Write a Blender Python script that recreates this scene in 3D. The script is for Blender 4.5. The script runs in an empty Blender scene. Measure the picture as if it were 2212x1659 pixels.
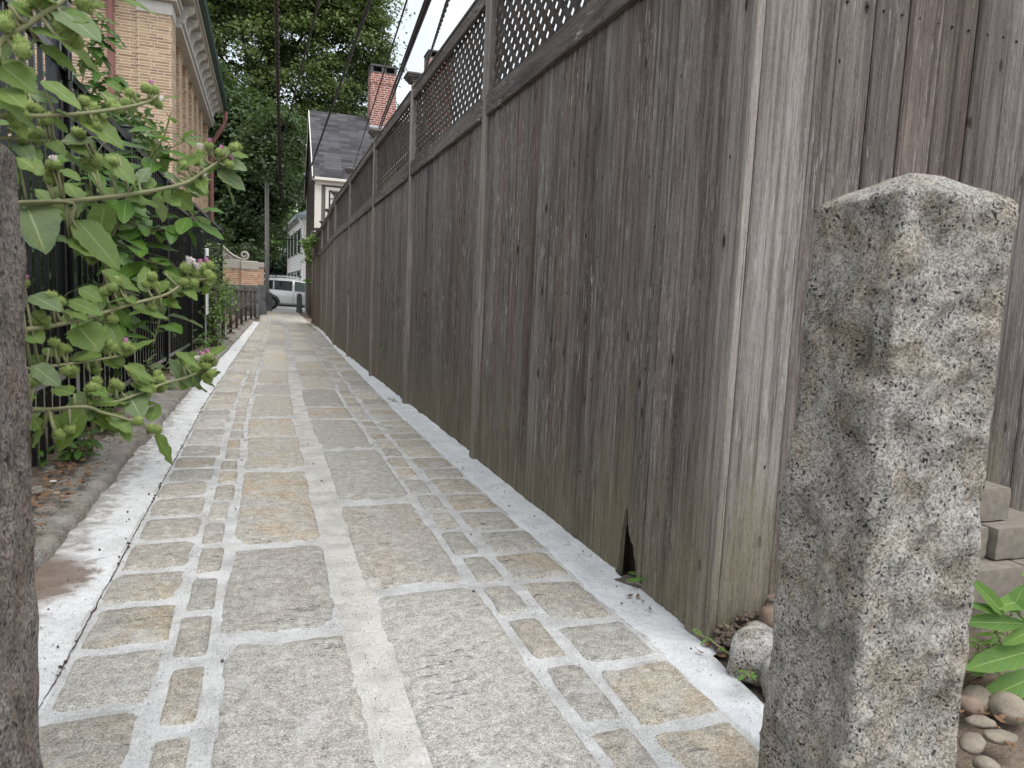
import bpy, bmesh, math, random
import numpy as np
from mathutils import Vector, Matrix, noise as mnoise
R = math.radians
S = bpy.context.scene
COL = S.collection
# ------------------------------------------------------------------ camera, world, sun, exposure
F, PCX, PCY, CAM_H = 1536.0, 1106.0, 829.5, 1.02
YAW, PITCH, ROLL = R(19.3), R(6.5), R(2.6)
fwd = Vector((math.sin(YAW) * math.cos(PITCH), math.cos(YAW) * math.cos(PITCH), -math.sin(PITCH)))
r0 = Vector((math.cos(YAW), -math.sin(YAW), 0)); u0 = r0.cross(fwd)
rgt = r0 * math.cos(ROLL) + u0 * math.sin(ROLL); upv = rgt.cross(fwd)
cam = bpy.data.cameras.new('camera'); camo = bpy.data.objects.new('camera', cam); COL.objects.link(camo)
m = Matrix.Identity(4)
for i in range(3):
    m[i][0], m[i][1], m[i][2] = rgt[i], upv[i], -fwd[i]
m.translation = Vector((0, 0, CAM_H))
camo.matrix_world = m
cam.sensor_width = 36; cam.lens = 36 * F / 2212.0
cam.clip_start = .05; cam.clip_end = 2000
cam.dof.use_dof = True; cam.dof.focus_distance = 3.4; cam.dof.aperture_fstop = 11
S.camera = camo
SUN_EL, SUN_AZ = R(66), R(163)          # a high, veiled sun behind the camera
w = bpy.data.worlds.new('World'); S.world = w; w.use_nodes = True
wn = w.node_tree; wn.nodes.clear()
wo = wn.nodes.new('ShaderNodeOutputWorld'); bg = wn.nodes.new('ShaderNodeBackground')
sky = wn.nodes.new('ShaderNodeTexSky'); sky.sky_type = 'NISHITA'; sky.sun_disc = False
sky.sun_elevation = SUN_EL; sky.sun_rotation = SUN_AZ; sky.dust_density = 1.0; sky.air_density = 1.0; sky.ozone_density = 1.0
hs = wn.nodes.new('ShaderNodeHueSaturation'); hs.inputs['Saturation'].default_value = .16; hs.inputs['Value'].default_value = 1.0
wn.links.new(sky.outputs[0], hs.inputs['Color']); tc = wn.nodes.new('ShaderNodeTexCoord'); cl = wn.nodes.new('ShaderNodeTexNoise'); cl.inputs['Scale'].default_value = 2.6; cl.inputs['Detail'].default_value = 6
clr = wn.nodes.new('ShaderNodeValToRGB'); clr.color_ramp.elements[0].position = .36; clr.color_ramp.elements[0].color = (.66, .72, .76, 1); clr.color_ramp.elements[1].position = .66; clr.color_ramp.elements[1].color = (1, 1, 1, 1)
clm = wn.nodes.new('ShaderNodeMix'); clm.data_type = 'RGBA'; clm.blend_type = 'MULTIPLY'; clm.inputs[0].default_value = 1
wn.links.new(tc.outputs['Generated'], cl.inputs['Vector']); wn.links.new(cl.outputs[0], clr.inputs[0]); wn.links.new(hs.outputs[0], clm.inputs[6]); wn.links.new(clr.outputs[0], clm.inputs[7]); wn.links.new(clm.outputs[2], bg.inputs[0])
bg.inputs[1].default_value = .15
wn.links.new(bg.outputs[0], wo.inputs[0])
sl = bpy.data.lights.new('sun', 'SUN'); sl.energy = 1.35; sl.angle = R(48); sl.color = (1, .97, .93)
so = bpy.data.objects.new('sun', sl); COL.objects.link(so)
d = Vector((math.sin(SUN_AZ) * math.cos(SUN_EL), math.cos(SUN_AZ) * math.cos(SUN_EL), math.sin(SUN_EL)))
so.rotation_euler = d.to_track_quat('Z', 'Y').to_euler()
S.view_settings.view_transform = 'Standard'; S.view_settings.look = 'None'; S.view_settings.gamma = 1
S.view_settings.use_curve_mapping = False
S.view_settings.exposure = 1.22
cy = S.cycles
cy.use_denoising = True; cy.max_bounces = 6; cy.diffuse_bounces = 4; cy.glossy_bounces = 3; cy.transmission_bounces = 4
cy.transparent_max_bounces = 6; cy.caustics_reflective = False; cy.caustics_refractive = False
# ------------------------------------------------------------------ helpers
def pray(x, y):
    return fwd + rgt * ((x - PCX) / F) - upv * ((y - PCY) / F)
def atY(x, y, Y):
    d = pray(x, y); return Vector((0, 0, CAM_H)) + d * (Y / d.y)
def nz(x, y, z=0): return mnoise.noise(Vector((x, y, z)))
def fbm(x, y, z=0, o=4):
    return mnoise.fractal(Vector((x, y, z)), 1.0, 2.0, o)

class MB:
    def __init__(s): s.v = []; s.f = []; s.c = []; s.mi = []; s.cur = 0; s.tint = None
    def add(s, vs, fs, tint=None):
        b = len(s.v); s.v.extend(tuple(p) for p in vs)
        for f in fs: s.f.append(tuple(i + b for i in f)); s.mi.append(s.cur)
        t = tint if tint is not None else (s.tint or (0, 0, 0)); s.c.extend([t] * len(vs)); return b
    def box(s, x0, x1, y0, y1, z0, z1, ch=0.0, M=None, tint=None):
        if ch <= 0:
            vs = [(x, y, z) for z in (z0, z1) for x, y in ((x0, y0), (x1, y0), (x1, y1), (x0, y1))]
            fs = [(3, 2, 1, 0), (4, 5, 6, 7), (0, 1, 5, 4), (1, 2, 6, 5), (2, 3, 7, 6), (3, 0, 4, 7)]
        else:
            c = ch; vs = []; 
            ring = [(x0 + c, y0), (x1 - c, y0), (x1, y0 + c), (x1, y1 - c), (x1 - c, y1), (x0 + c, y1), (x0, y1 - c), (x0, y0 + c)]
            inn = [(x0 + c, y0 + c), (x1 - c, y0 + c), (x1 - c, y0 + c), (x1 - c, y1 - c), (x1 - c, y1 - c), (x0 + c, y1 - c), (x0 + c, y1 - c), (x0 + c, y0 + c)]
            for z, rr in ((z0, inn), (z0 + c, ring), (z1 - c, ring), (z1, inn)): vs += [(x, y, z) for x, y in rr]
            fs = [tuple(range(7, -1, -1)), tuple(range(24, 32))]
            for k in range(3):
                for i in range(8):
                    j = (i + 1) % 8; fs.append((k * 8 + i, k * 8 + j, k * 8 + 8 + j, k * 8 + 8 + i))
        if M is not None: vs = [M @ Vector(p) for p in vs]
        return s.add(vs, fs, tint)
    def prism(s, poly, z0, z1, M=None, tint=None):
        n = len(poly); vs = [(x, y, z0) for x, y in poly] + [(x, y, z1) for x, y in poly]
        fs = [tuple(range(n - 1, -1, -1)), tuple(range(n, 2 * n))] + [(i, (i + 1) % n, n + (i + 1) % n, n + i) for i in range(n)]
        if M is not None: vs = [M @ Vector(p) for p in vs]
        return s.add(vs, fs, tint)
    def tube(s, pts, rad, n=8, cap=True, tint=None):
        pts = [Vector(p) for p in pts]; m_ = len(pts)
        if not hasattr(rad, '__len__'): rad = [rad] * m_
        vs = []; ref = Vector((.31, .17, .93))
        for i, p in enumerate(pts):
            t = (pts[min(i + 1, m_ - 1)] - pts[max(i - 1, 0)])
            if t.length < 1e-9: t = Vector((0, 0, 1))
            t.normalize(); a = t.cross(ref)
            if a.length < .05: a = t.cross(Vector((1, 0, 0)))
            a.normalize(); b = t.cross(a)
            for k in range(n):
                an = 2 * math.pi * k / n; vs.append(p + (a * math.cos(an) + b * math.sin(an)) * rad[i])
        fs = []
        for i in range(m_ - 1):
            for k in range(n):
                l = (k + 1) % n; fs.append((i * n + k, i * n + l, (i + 1) * n + l, (i + 1) * n + k))
        if cap: fs += [tuple(range(n - 1, -1, -1)), tuple(range((m_ - 1) * n, m_ * n))]
        return s.add(vs, fs, tint)
    def bar(s, a, b, w, h, up=(0, 0, 1), tint=None):      # rectangular bar between two points, w across, h along up
        a = Vector(a); b = Vector(b); t = (b - a).normalized(); sd = t.cross(Vector(up)).normalized() * (w / 2); u = sd.cross(t).normalized() * (h / 2)
        vs = [q + e for q in (a, b) for e in (-sd - u, sd - u, sd + u, -sd + u)]
        return s.add(vs, [(3, 2, 1, 0), (4, 5, 6, 7), (0, 1, 5, 4), (1, 2, 6, 5), (2, 3, 7, 6), (3, 0, 4, 7)], tint)
    def blob(s, c, r, seg=10, rings=7, amp=.18, fr=2.2, seed=0, tint=None, rot=0):
        c = Vector(c); r = Vector(r) if hasattr(r, '__len__') else Vector((r, r, r)); vs = []; Mz = Matrix.Rotation(rot, 3, 'Z')
        for i in range(rings + 1):
            th = math.pi * i / rings
            for k in range(seg):
                ph = 2 * math.pi * k / seg
                n = Vector((math.sin(th) * math.cos(ph), math.sin(th) * math.sin(ph), math.cos(th)))
                q = 1 + amp * fbm(n.x * fr + seed * 7.3, n.y * fr + seed * 3.1, n.z * fr + seed)
                vs.append(c + Mz @ Vector((n.x * r.x * q, n.y * r.y * q, n.z * r.z * q)))
        fs = []
        for i in range(rings):
            for k in range(seg):
                l = (k + 1) % seg; fs.append((i * seg + k, (i + 1) * seg + k, (i + 1) * seg + l, i * seg + l))
        return s.add(vs, fs, tint)
    def build(s, name, mat, parent=None, smooth=False, loc=None):
        me = bpy.data.meshes.new(name); vs = s.v
        if parent is not None and parent.type == 'EMPTY' or loc is not None: pass
        me.from_pydata(vs, [], s.f); mats = mat if isinstance(mat, (list, tuple)) else [mat]
        for q in mats: me.materials.append(q)
        if len(mats) > 1: me.polygons.foreach_set('material_index', s.mi)
        if any(c != (0, 0, 0) for c in s.c):
            at = me.attributes.new('tint', 'FLOAT_VECTOR', 'POINT'); at.data.foreach_set('vector', np.array(s.c, 'f').ravel())
        if smooth: me.polygons.foreach_set('use_smooth', [True] * len(me.polygons))
        me.update()
        o = bpy.data.objects.new(name, me); COL.objects.link(o)
        if parent is not None:
            o.parent = parent; o.matrix_parent_inverse = wmat(parent).inverted()
        return o
def wmat(o):
    mm = o.matrix_basis.copy()
    while o.parent is not None:
        mm = o.parent.matrix_basis @ o.matrix_parent_inverse @ mm; o = o.parent
    return mm
def auto_smooth(o, ang=40):
    me = o.data; bm = bmesh.new(); bm.from_mesh(me)
    for e in bm.edges:
        if len(e.link_faces) == 2 and e.calc_face_angle(0) > R(ang): e.smooth = False
    for f in bm.faces: f.smooth = True
    bm.to_mesh(me); bm.free(); return o
def tag(o, label=None, cat=None, group=None, kind=None):
    if label: o['label'] = label
    if cat: o['category'] = cat
    if group: o['group'] = group
    if kind: o['kind'] = kind
    return o
def thing(name, label, cat, loc=(0, 0, 0), group=None, rz=0):
    o = bpy.data.objects.new(name, None); COL.objects.link(o); o.empty_display_size = .1
    o.location = loc; o.rotation_euler = (0, 0, rz)
    return tag(o, label, cat, group)
def struct(o): return tag(o, kind='structure')
def grid_mesh(nx, ny, fn, tintfn=None):
    mb = MB(); vs = [fn(i / (nx - 1), j / (ny - 1)) for j in range(ny) for i in range(nx)]
    fs = [(j * nx + i, j * nx + i + 1, (j + 1) * nx + i + 1, (j + 1) * nx + i) for j in range(ny - 1) for i in range(nx - 1)]
    mb.add(vs, fs); return mb
# ------------------------------------------------------------------ material helpers
class NT:
    def __init__(s, name):
        s.m = bpy.data.materials.new(name); s.m.use_nodes = True; s.t = s.m.node_tree; s.t.nodes.clear()
        s.out = s.t.nodes.new('ShaderNodeOutputMaterial'); s.b = s.t.nodes.new('ShaderNodeBsdfPrincipled'); s.t.links.new(s.b.outputs[0], s.out.inputs[0])
        s.b.inputs['Specular IOR Level'].default_value = .3
    def put(s, sock, v):
        if isinstance(v, bpy.types.NodeSocket): s.t.links.new(v, sock)
        elif v is not None:
            if sock.type == 'RGBA' and len(v) == 3: v = (*v, 1)
            sock.default_value = v
    def n(s, ty, ins=None, out=0, **kw):
        q = s.t.nodes.new('ShaderNode' + ty)
        for k, v in kw.items(): setattr(q, k, v)
        for k, v in (ins or {}).items(): s.put(q.inputs[k], v)
        return q.outputs[out]
    def pos(s): return s.n('NewGeometry', out='Position')
    def rnd(s): return s.n('NewGeometry', out='Random Per Island')
    def mapv(s, v, sc=(1, 1, 1), off=(0, 0, 0)):
        return s.n('Mapping', {'Vector': v, 'Scale': sc, 'Location': off})
    def noise(s, v, scale=1., detail=3., rough=.55, out='Fac', dist=0.):
        return s.n('TexNoise', {'Vector': v, 'Scale': scale, 'Detail': detail, 'Roughness': rough, 'Distortion': dist}, out=out)
    def vor(s, v, scale=1., out='Distance', feature='F1', rand=1., dim='3D'):
        return s.n('TexVoronoi', {'Vector': v, 'Scale': scale, 'Randomness': rand}, out=out, feature=feature, voronoi_dimensions=dim)
    def math(s, op, a, b=None, c=None, clamp=False):
        q = s.t.nodes.new('ShaderNodeMath'); q.operation = op; q.use_clamp = clamp
        for i, v in enumerate((a, b, c)):
            if v is not None: s.put(q.inputs[i], v)
        return q.outputs[0]
    def vmath(s, op, a, b=None, out=0):
        q = s.t.nodes.new('ShaderNodeVectorMath'); q.operation = op; s.put(q.inputs[0], a)
        if b is not None: s.put(q.inputs['Scale' if op == 'SCALE' else 1], b)
        return q.outputs[out]
    def sep(s, v, i): return s.n('SeparateXYZ', {'Vector': v}, out=i)
    def comb(s, x, y, z): return s.n('CombineXYZ', {'X': x, 'Y': y, 'Z': z})
    def step(s, v, lo, hi): return s.n('MapRange', {'Value': v, 'From Min': lo, 'From Max': hi}, interpolation_type='SMOOTHSTEP')
    def ramp(s, v, stops, interp='LINEAR'):
        q = s.t.nodes.new('ShaderNodeValToRGB'); s.put(q.inputs[0], v); cr = q.color_ramp; cr.interpolation = interp
        while len(cr.elements) < len(stops): cr.elements.new(.5)
        for e, (p, c) in zip(cr.elements, stops): e.position = p; e.color = (*c, 1) if len(c) == 3 else c
        return q.outputs[0]
    def mix(s, f, a, b, blend='MIX'):
        q = s.t.nodes.new('ShaderNodeMix'); q.data_type = 'RGBA'; q.blend_type = blend
        s.put(q.inputs[0], f); s.put(q.inputs[6], a); s.put(q.inputs[7], b); return q.outputs[2]
    def bump(s, h, strength=.5, dist=.01, nrm=None):
        return s.n('Bump', {'Height': h, 'Strength': strength, 'Distance': dist, **({'Normal': nrm} if nrm is not None else {})})
    def attr(s, name, out='Vector'): return s.n('Attribute', attribute_name=name, out=out)
    def done(s, col=None, rough=.8, nrm=None, metal=0., spec=None):
        s.put(s.b.inputs['Base Color'], col); s.put(s.b.inputs['Roughness'], rough); s.put(s.b.inputs['Metallic'], metal)
        if nrm is not None: s.put(s.b.inputs['Normal'], nrm)
        if spec is not None: s.b.inputs['Specular IOR Level'].default_value = spec
        return s.m
def plain(name, col, rough=.7, var=.25, scale=8., metal=0., bump=.0, spec=.3):
    t = NT(name); p = t.pos(); a = t.noise(p, scale, 4); b = t.noise(p, scale * 9, 3)
    f = t.math('ADD', t.math('MULTIPLY', a, .65), t.math('MULTIPLY', b, .35))
    c = t.ramp(f, [(.25, tuple(x * (1 - var) for x in col)), (.75, tuple(min(1, x * (1 + var)) for x in col))])
    return t.done(c, rough, t.bump(b, .3, bump) if bump > 0 else None, metal, spec)

def wood_mat(name, axis=2, light=(.315, .288, .266), dark=(.066, .055, .049), algae=True, fleck=.8):
    t = NT(name); p = t.pos(); r = t.rnd()
    off = t.comb(t.math('MULTIPLY', r, 13.7), t.math('MULTIPLY', r, 37.1), t.math('MULTIPLY', r, 71.3))
    q = t.vmath('ADD', p, off)
    def sc(a, l): v = [a, a, a]; v[axis] = l; return tuple(v)
    g1 = t.noise(t.mapv(q, sc(30, 1.6)), 1, 6, .68, dist=.5)
    g2 = t.noise(t.mapv(q, sc(130, 7)), 1, 5, .72); g4 = t.noise(t.mapv(q, sc(260, 60)), 1, 3, .7)
    g3 = t.noise(t.mapv(q, sc(6, .5)), 1, 3)
    f = t.math('ADD', t.math('ADD', t.math('MULTIPLY', g1, .36), t.math('MULTIPLY', g2, .36)), t.math('MULTIPLY', g4, .28))
    c = t.ramp(f, [(.39, dark), (.50, tuple(a * .55 + b * .45 for a, b in zip(light, dark))), (.61, light)])
    # some boards redder and browner, some greyer
    c = t.mix(t.math('MULTIPLY', t.step(r, .35, .9), .8), c, t.mix(1., c, (.93, .81, .76), 'MULTIPLY'))
    c = t.mix(t.math('MULTIPLY', t.step(t.math('FRACT', t.math('MULTIPLY', r, 7.31)), .2, .9), .7), c, t.mix(1., c, (.66, .65, .65), 'MULTIPLY'))
    c = t.mix(t.math('MULTIPLY', t.step(g3, .45, .6), .55), c, t.mix(1., c, (.55, .5, .5), 'MULTIPLY'))
    g5 = t.noise(t.mapv(q, sc(48, .75)), 1, 3, .6); c = t.mix(t.math('MULTIPLY', t.step(g5, .52, .62), .6), c, t.mix(1., c, (.46, .43, .42), 'MULTIPLY'))
    # silver weathered flecks along the grain
    fl = t.noise(t.mapv(q, sc(125, 10)), 1, 3, .6); fl2 = t.noise(t.mapv(p, (2.2, 2.2, 1.3)), 1, 2)
    ff = t.math('MULTIPLY', t.step(fl, .59, .65), t.step(fl2, .38, .6))
    c = t.mix(t.math('MULTIPLY', ff, fleck), c, (.47, .455, .44))
    # dark hairline checks
    ck = t.noise(t.mapv(q, sc(210, 2.2)), 1, 1, .4)
    c = t.mix(t.math('MULTIPLY', t.step(ck, .66, .74), .75), c, (.03, .025, .022))
    # knots
    uu = t.math('ADD', t.math('ADD', t.sep(p, 0), t.sep(p, 1)), t.math('MULTIPLY', r, 17.)); zz = t.sep(q, 2)
    if axis != 2: uu, zz = t.sep(q, 2), t.sep(q, 1)
    kq = t.comb(t.math('MULTIPLY', uu, 7.), t.math('MULTIPLY', zz, 2.4), 0.); kd = t.vor(kq, 1., dim='2D'); kc = t.sep(t.vor(kq, 1., 'Color', dim='2D'), 0)
    on = t.step(kc, .66, .68)
    kn = t.math('MULTIPLY', t.math('SUBTRACT', 1., t.step(kd, .03, .06)), on)
    halo = t.math('MULTIPLY', t.math('SUBTRACT', 1., t.step(kd, .05, .19)), on)
    rings = t.math('SINE', t.math('MULTIPLY', kd, 120.))
    c = t.mix(t.math('MULTIPLY', halo, t.math('MULTIPLY_ADD', rings, .22, .28)), c, (.07, .055, .047))
    c = t.mix(kn, c, (.035, .026, .022))
    # nail / worm holes
    hq = t.comb(t.math('MULTIPLY', uu, 11.), t.math('MULTIPLY', zz, 6.), 3.3); hv = t.vor(hq, 1., dim='2D'); hc = t.sep(t.vor(hq, 1., 'Color', dim='2D'), 1)
    c = t.mix(t.math('MULTIPLY', t.math('SUBTRACT', 1., t.step(hv, .03, .055)), t.step(hc, .86, .87)), c, (.012, .01, .01))
    if algae:
        z = t.sep(p, 2); an = t.noise(t.mapv(p, (7, 7, 1.1)), 1, 4); yv = t.sep(p, 1)
        h = t.math('ADD', z, t.math('MULTIPLY', t.math('SUBTRACT', an, .5), -1.1))
        af = t.math('SUBTRACT', 1., t.step(h, .02, .72))
        c = t.mix(t.math('MULTIPLY', af, .72), c, t.mix(t.step(f, .34, .66), (.085, .073, .042), (.25, .22, .15)))
        bn = t.math('MULTIPLY', t.step(t.math('ADD', yv, t.math('MULTIPLY', an, 6.)), 21., 29.), t.math('SUBTRACT', 1., t.step(z, .2, 2.3)))
        c = t.mix(t.math('MULTIPLY', bn, .55), c, (.10, .065, .042))
    hgt = t.math('ADD', t.math('ADD', t.math('MULTIPLY', g2, .6), t.math('MULTIPLY', g4, .35)), t.math('ADD', t.math('MULTIPLY', g1, .6), t.math('MULTIPLY', kn, -.7)))
    return t.done(c, t.math('MULTIPLY_ADD', f, -.1, .88), t.bump(hgt, 1.0, .006), spec=.22)
def granite_mat(name, light=(.44, .42, .385), mid=(.25, .236, .214), dark=(.03, .03, .034), scale=330., warm=(.93, .82, .68), lich=.5, bump=.004):
    t = NT(name); p = t.pos()
    pw = t.vmath('ADD', p, t.vmath('SCALE', t.noise(p, 60, 2, out='Color'), .012))
    v = t.vor(pw, scale, 'Color'); a = t.sep(v, 0); b = t.sep(v, 1)
    fine = t.noise(p, scale * 2.4, 3, .7); big = t.noise(p, 9, 4); med = t.noise(p, 34, 3)
    c = t.ramp(t.math('ADD', t.math('MULTIPLY', a, .5), t.math('MULTIPLY', fine, .5)), [(.22, tuple(x * .55 for x in mid)), (.44, mid), (.60, light), (.85, tuple(min(1, x * 1.2) for x in light))])
    bv = t.vmath('ADD', p, t.vmath('SCALE', t.noise(p, 140, 2, out='Color'), .006)); bk = t.sep(t.vor(bv, scale * .75, 'Color'), 1)
    c = t.mix(t.math('MULTIPLY', t.step(bk, .90, .915), t.step(t.noise(p, 22, 3), .36, .5)), c, dark)
    c = t.mix(t.math('MULTIPLY', t.step(big, .46, .62), .6), c, t.mix(1., c, warm, 'MULTIPLY'))
    c = t.mix(t.math('MULTIPLY', t.step(t.noise(p, 16, 5, .62), .47, .64), .75), c, t.mix(1., c, (.52, .51, .48), 'MULTIPLY'))
    c = t.mix(t.math('MULTIPLY', t.step(t.noise(t.mapv(p, (1, 1, 1), (5, 2, 8)), 17, 5), .56, .68), lich), c, tuple(min(1, x * 1.35) for x in light))
    h = t.math('ADD', t.math('MULTIPLY', fine, .35), t.math('ADD', t.math('MULTIPLY', med, .9), t.math('MULTIPLY', a, .25)))
    return t.done(c, .85, t.bump(h, .9, bump), spec=.3)
def stone_mat(name):
    t = NT(name); p = t.pos(); tv = t.attr('tint'); tan = t.sep(tv, 0); val = t.sep(tv, 1); gr = t.sep(tv, 2)
    fine = t.noise(p, 300, 4, .8); str_ = t.noise(t.mapv(p, (45, 170, 60)), 1, 5, .7); big = t.noise(p, 5.5, 4); med = t.noise(p, 30, 5, .65)
    gv = t.sep(t.vor(t.vmath('ADD', p, t.vmath('SCALE', t.noise(p, 160, 2, out='Color'), .008)), 330, 'Color'), 0)
    f = t.math('ADD', t.math('MULTIPLY', t.math('MULTIPLY_ADD', gv, .42, .29), .34), t.math('ADD', t.math('MULTIPLY', fine, .32), t.math('ADD', t.math('MULTIPLY', str_, .12), t.math('MULTIPLY', med, .22))))
    c = t.ramp(f, [(.37, (.08, .076, .069)), (.45, (.262, .25, .228)), (.53, (.42, .402, .37)), (.62, (.66, .64, .60))])
    tt = t.math('MULTIPLY', t.math('MULTIPLY', tan, t.step(big, .30, .62)), .68)
    c = t.mix(tt, c, t.mix(1., c, (1.10, .95, .72), 'MULTIPLY'))
    c = t.mix(t.math('MULTIPLY', t.math('MULTIPLY', gr, t.step(big, .52, .66)), .45), c, t.mix(1., c, (1.0, .78, .60), 'MULTIPLY'))
    c = t.mix(1., c, t.comb(val, val, val), 'MULTIPLY')
    c = t.mix(t.math('MULTIPLY', t.step(t.noise(p, 150, 2), .68, .74), .75), c, (.04, .038, .036))
    ck = t.math('ABSOLUTE', t.math('SUBTRACT', t.noise(t.mapv(p, (2.2, 9, 1)), 1, 5, .6), .5))
    c = t.mix(t.math('MULTIPLY', t.math('MULTIPLY', t.math('SUBTRACT', 1., t.step(ck, .002, .010)), t.step(t.noise(t.mapv(p, (1, 1, 1), (9, 4, 0)), 3.1, 2), .57, .62)), .85), c, (.05, .047, .044))
    # cement smear dried on the stone faces
    c = t.mix(t.math('MULTIPLY', t.step(t.noise(t.mapv(p, (1, 1, 1), (3, 1, 4)), 7, 5, .6), .54, .72), .42), c, (.58, .585, .58))
    h = t.math('ADD', t.math('MULTIPLY', fine, .3), t.math('ADD', t.math('MULTIPLY', str_, .35), t.math('MULTIPLY', med, .9)))
    return t.done(c, .9, t.bump(h, .9, .007), spec=.25)
def mortar_mat(name, a=(.46, .47, .48), b=(.72, .735, .75), spk=.5, dirt=0., aged=False):
    t = NT(name); p = t.pos(); n1 = t.noise(p, 7, 5, .6); n2 = t.noise(p, 190, 3, .7); br = t.noise(t.mapv(p, (240, 20, 1)), 1, 3, .6)
    f = t.math('ADD', t.math('MULTIPLY', n1, .45), t.math('ADD', t.math('MULTIPLY', n2, .33), t.math('MULTIPLY', br, .22)))
    c = t.ramp(f, [(.37, a), (.56, b)])
    sp = t.math('MULTIPLY', t.step(t.noise(p, 200, 2, .6), .60, .67), t.step(t.noise(p, 11, 3), .40, .58))
    c = t.mix(t.math('MULTIPLY', sp, spk), c, (.09, .085, .08))
    if aged:
        xv = t.sep(p, 0); cs = t.math('MULTIPLY', t.step(xv, .215, .24), t.math('SUBTRACT', 1., t.step(xv, .345, .37)))
        c = t.mix(t.math('MULTIPLY', cs, .8), c, t.mix(1., c, (.98, .94, .88), 'MULTIPLY'))
    if dirt == 0 and aged:
        yv = t.sep(p, 1); af = t.math('MULTIPLY', t.step(t.math('ADD', yv, t.math('MULTIPLY', t.math('SUBTRACT', t.noise(t.mapv(p, (1, .45, 1)), 4.5, 4, .6), .5), 26.)), 5., 14.), .85)
        c = t.mix(af, c, t.ramp(f, [(.38, (.17, .165, .155)), (.56, (.40, .39, .37))]))
    if dirt > 0:
        x, y = t.sep(p, 0), t.sep(p, 1)
        dn = t.noise(p, 16, 5, .65)
        e = t.math('ADD', t.math('MULTIPLY', x, -1.), t.math('MULTIPLY', t.math('SUBTRACT', dn, .5), .55))
        c = t.mix(t.math('MULTIPLY', t.step(e, .60, .76), .75), c, (.21, .185, .16))
        dx = t.math('MULTIPLY', t.math('ADD', x, .72), 5.5); dy = t.math('MULTIPLY', t.math('SUBTRACT', y, 2.72), 4.2)
        rr = t.math('ADD', t.math('ADD', t.math('MULTIPLY', dx, dx), t.math('MULTIPLY', dy, dy)), t.math('MULTIPLY', t.math('SUBTRACT', dn, .5), 2.6))
        c = t.mix(t.math('MULTIPLY', t.math('SUBTRACT', 1., t.step(rr, .3, 1.1)), .9), c, t.mix(n2, (.09, .06, .045), (.25, .185, .14)))
    h = t.math('ADD', t.math('MULTIPLY', n2, .5), t.math('ADD', t.math('MULTIPLY', br, .3), t.noise(p, 45, 4)))
    return t.done(c, .9, t.bump(h, 1., .009), spec=.2)
def brick_mat(name, c1, c2, mort, bw, bh, mw, alt=None, rough=.85, bias=0.):
    t = NT(name); p = t.pos(); u = t.math('ADD', t.sep(p, 0), t.sep(p, 1)); v = t.comb(u, t.sep(p, 2), 0.)
    q = t.t.nodes.new('ShaderNodeTexBrick'); q.offset = .37; q.squash = .82; q.squash_frequency = 3; q.offset_frequency = 2
    for k, val in (('Vector', v), ('Color1', c1), ('Color2', c2), ('Mortar', mort), ('Scale', 1.), ('Mortar Size', mw), ('Mortar Smooth', .1), ('Bias', bias), ('Brick Width', bw), ('Row Height', bh)): t.put(q.inputs[k], val)
    n = t.noise(p, 60, 4); n2 = t.noise(t.mapv(p, (2.2, 2.2, 14)), 1, 2)
    c = t.mix(.35, q.outputs[0], t.ramp(n, [(.3, (.3, .3, .3)), (.7, (.8, .8, .8))]), 'OVERLAY')
    if alt: c = t.mix(t.math('MULTIPLY', t.step(n2, .5, .66), t.math('MULTIPLY', t.math('SUBTRACT', 1., q.outputs[1]), .55)), c, alt)
    return t.done(c, rough, t.bump(t.math('ADD', t.math('MULTIPLY', q.outputs[1], -1.), t.math('MULTIPLY', n, .3)), .6, .006))
def leaf_mat(name, top=(.085, .16, .035), dark=(.03, .065, .015), under=(.17, .24, .13), vein=(.24, .33, .13), trans=.35, rough=.45, use_lv=True):
    t = NT(name); p = t.pos(); r = t.rnd(); n = t.noise(p, 40, 3)
    c = t.mix(t.math('ADD', t.math('MULTIPLY', r, .75), t.math('MULTIPLY', n, .25)), dark, top)
    nr = None
    if use_lv:
        lv = t.attr('lv'); u = t.math('ABSOLUTE', t.sep(lv, 0)); vv = t.sep(lv, 1)
        mid = t.math('SUBTRACT', 1., t.step(u, .02, .075))
        sd = t.math('ABSOLUTE', t.math('SINE', t.math('MULTIPLY', t.math('SUBTRACT', vv, t.math('MULTIPLY', u, .28)), 24.)))
        side = t.math('MULTIPLY', t.math('SUBTRACT', 1., t.step(sd, .02, .2)), .45)
        vf = t.math('MAXIMUM', mid, side)
        c = t.mix(t.math('MULTIPLY', vf, .75), c, vein)
        c = t.mix(t.math('MULTIPLY', t.step(t.noise(t.vmath('ADD', p, t.comb(r, r, r)), 75, 3), .66, .71), .8), c, (.14, .10, .04))
        c = t.mix(t.math('MULTIPLY', t.step(t.noise(p, 22, 2), .5, .68), .5), c, t.mix(1., c, (1.25, 1.12, .75), 'MULTIPLY'))
        nr = t.bump(t.math('ADD', t.math('MULTIPLY', vf, -.8), t.noise(p, 120, 3)), .35, .003)
    c = t.mix(t.n('NewGeometry', out='Backfacing'), c, t.mix(.55, c, under))
    t.done(c, rough, nr, spec=.4)
    tr = t.n('BsdfTranslucent', {'Color': t.mix(1., c, (1.25, 1.35, .6), 'MULTIPLY')})
    ms = t.t.nodes.new('ShaderNodeMixShader'); ms.inputs[0].default_value = trans
    t.t.links.new(t.b.outputs[0], ms.inputs[1]); t.t.links.new(tr, ms.inputs[2]); t.t.links.new(ms.outputs[0], t.out.inputs[0])
    return t.m
def glass_mat(name, col=(.02, .025, .03), rough=.05):
    t = NT(name); return t.done(col, rough, spec=.3)
W_V = wood_mat('weathered_boards', 2)
W_P = wood_mat('weathered_post', 2, light=(.385, .36, .335), dark=(.17, .153, .138), fleck=.35)
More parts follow.
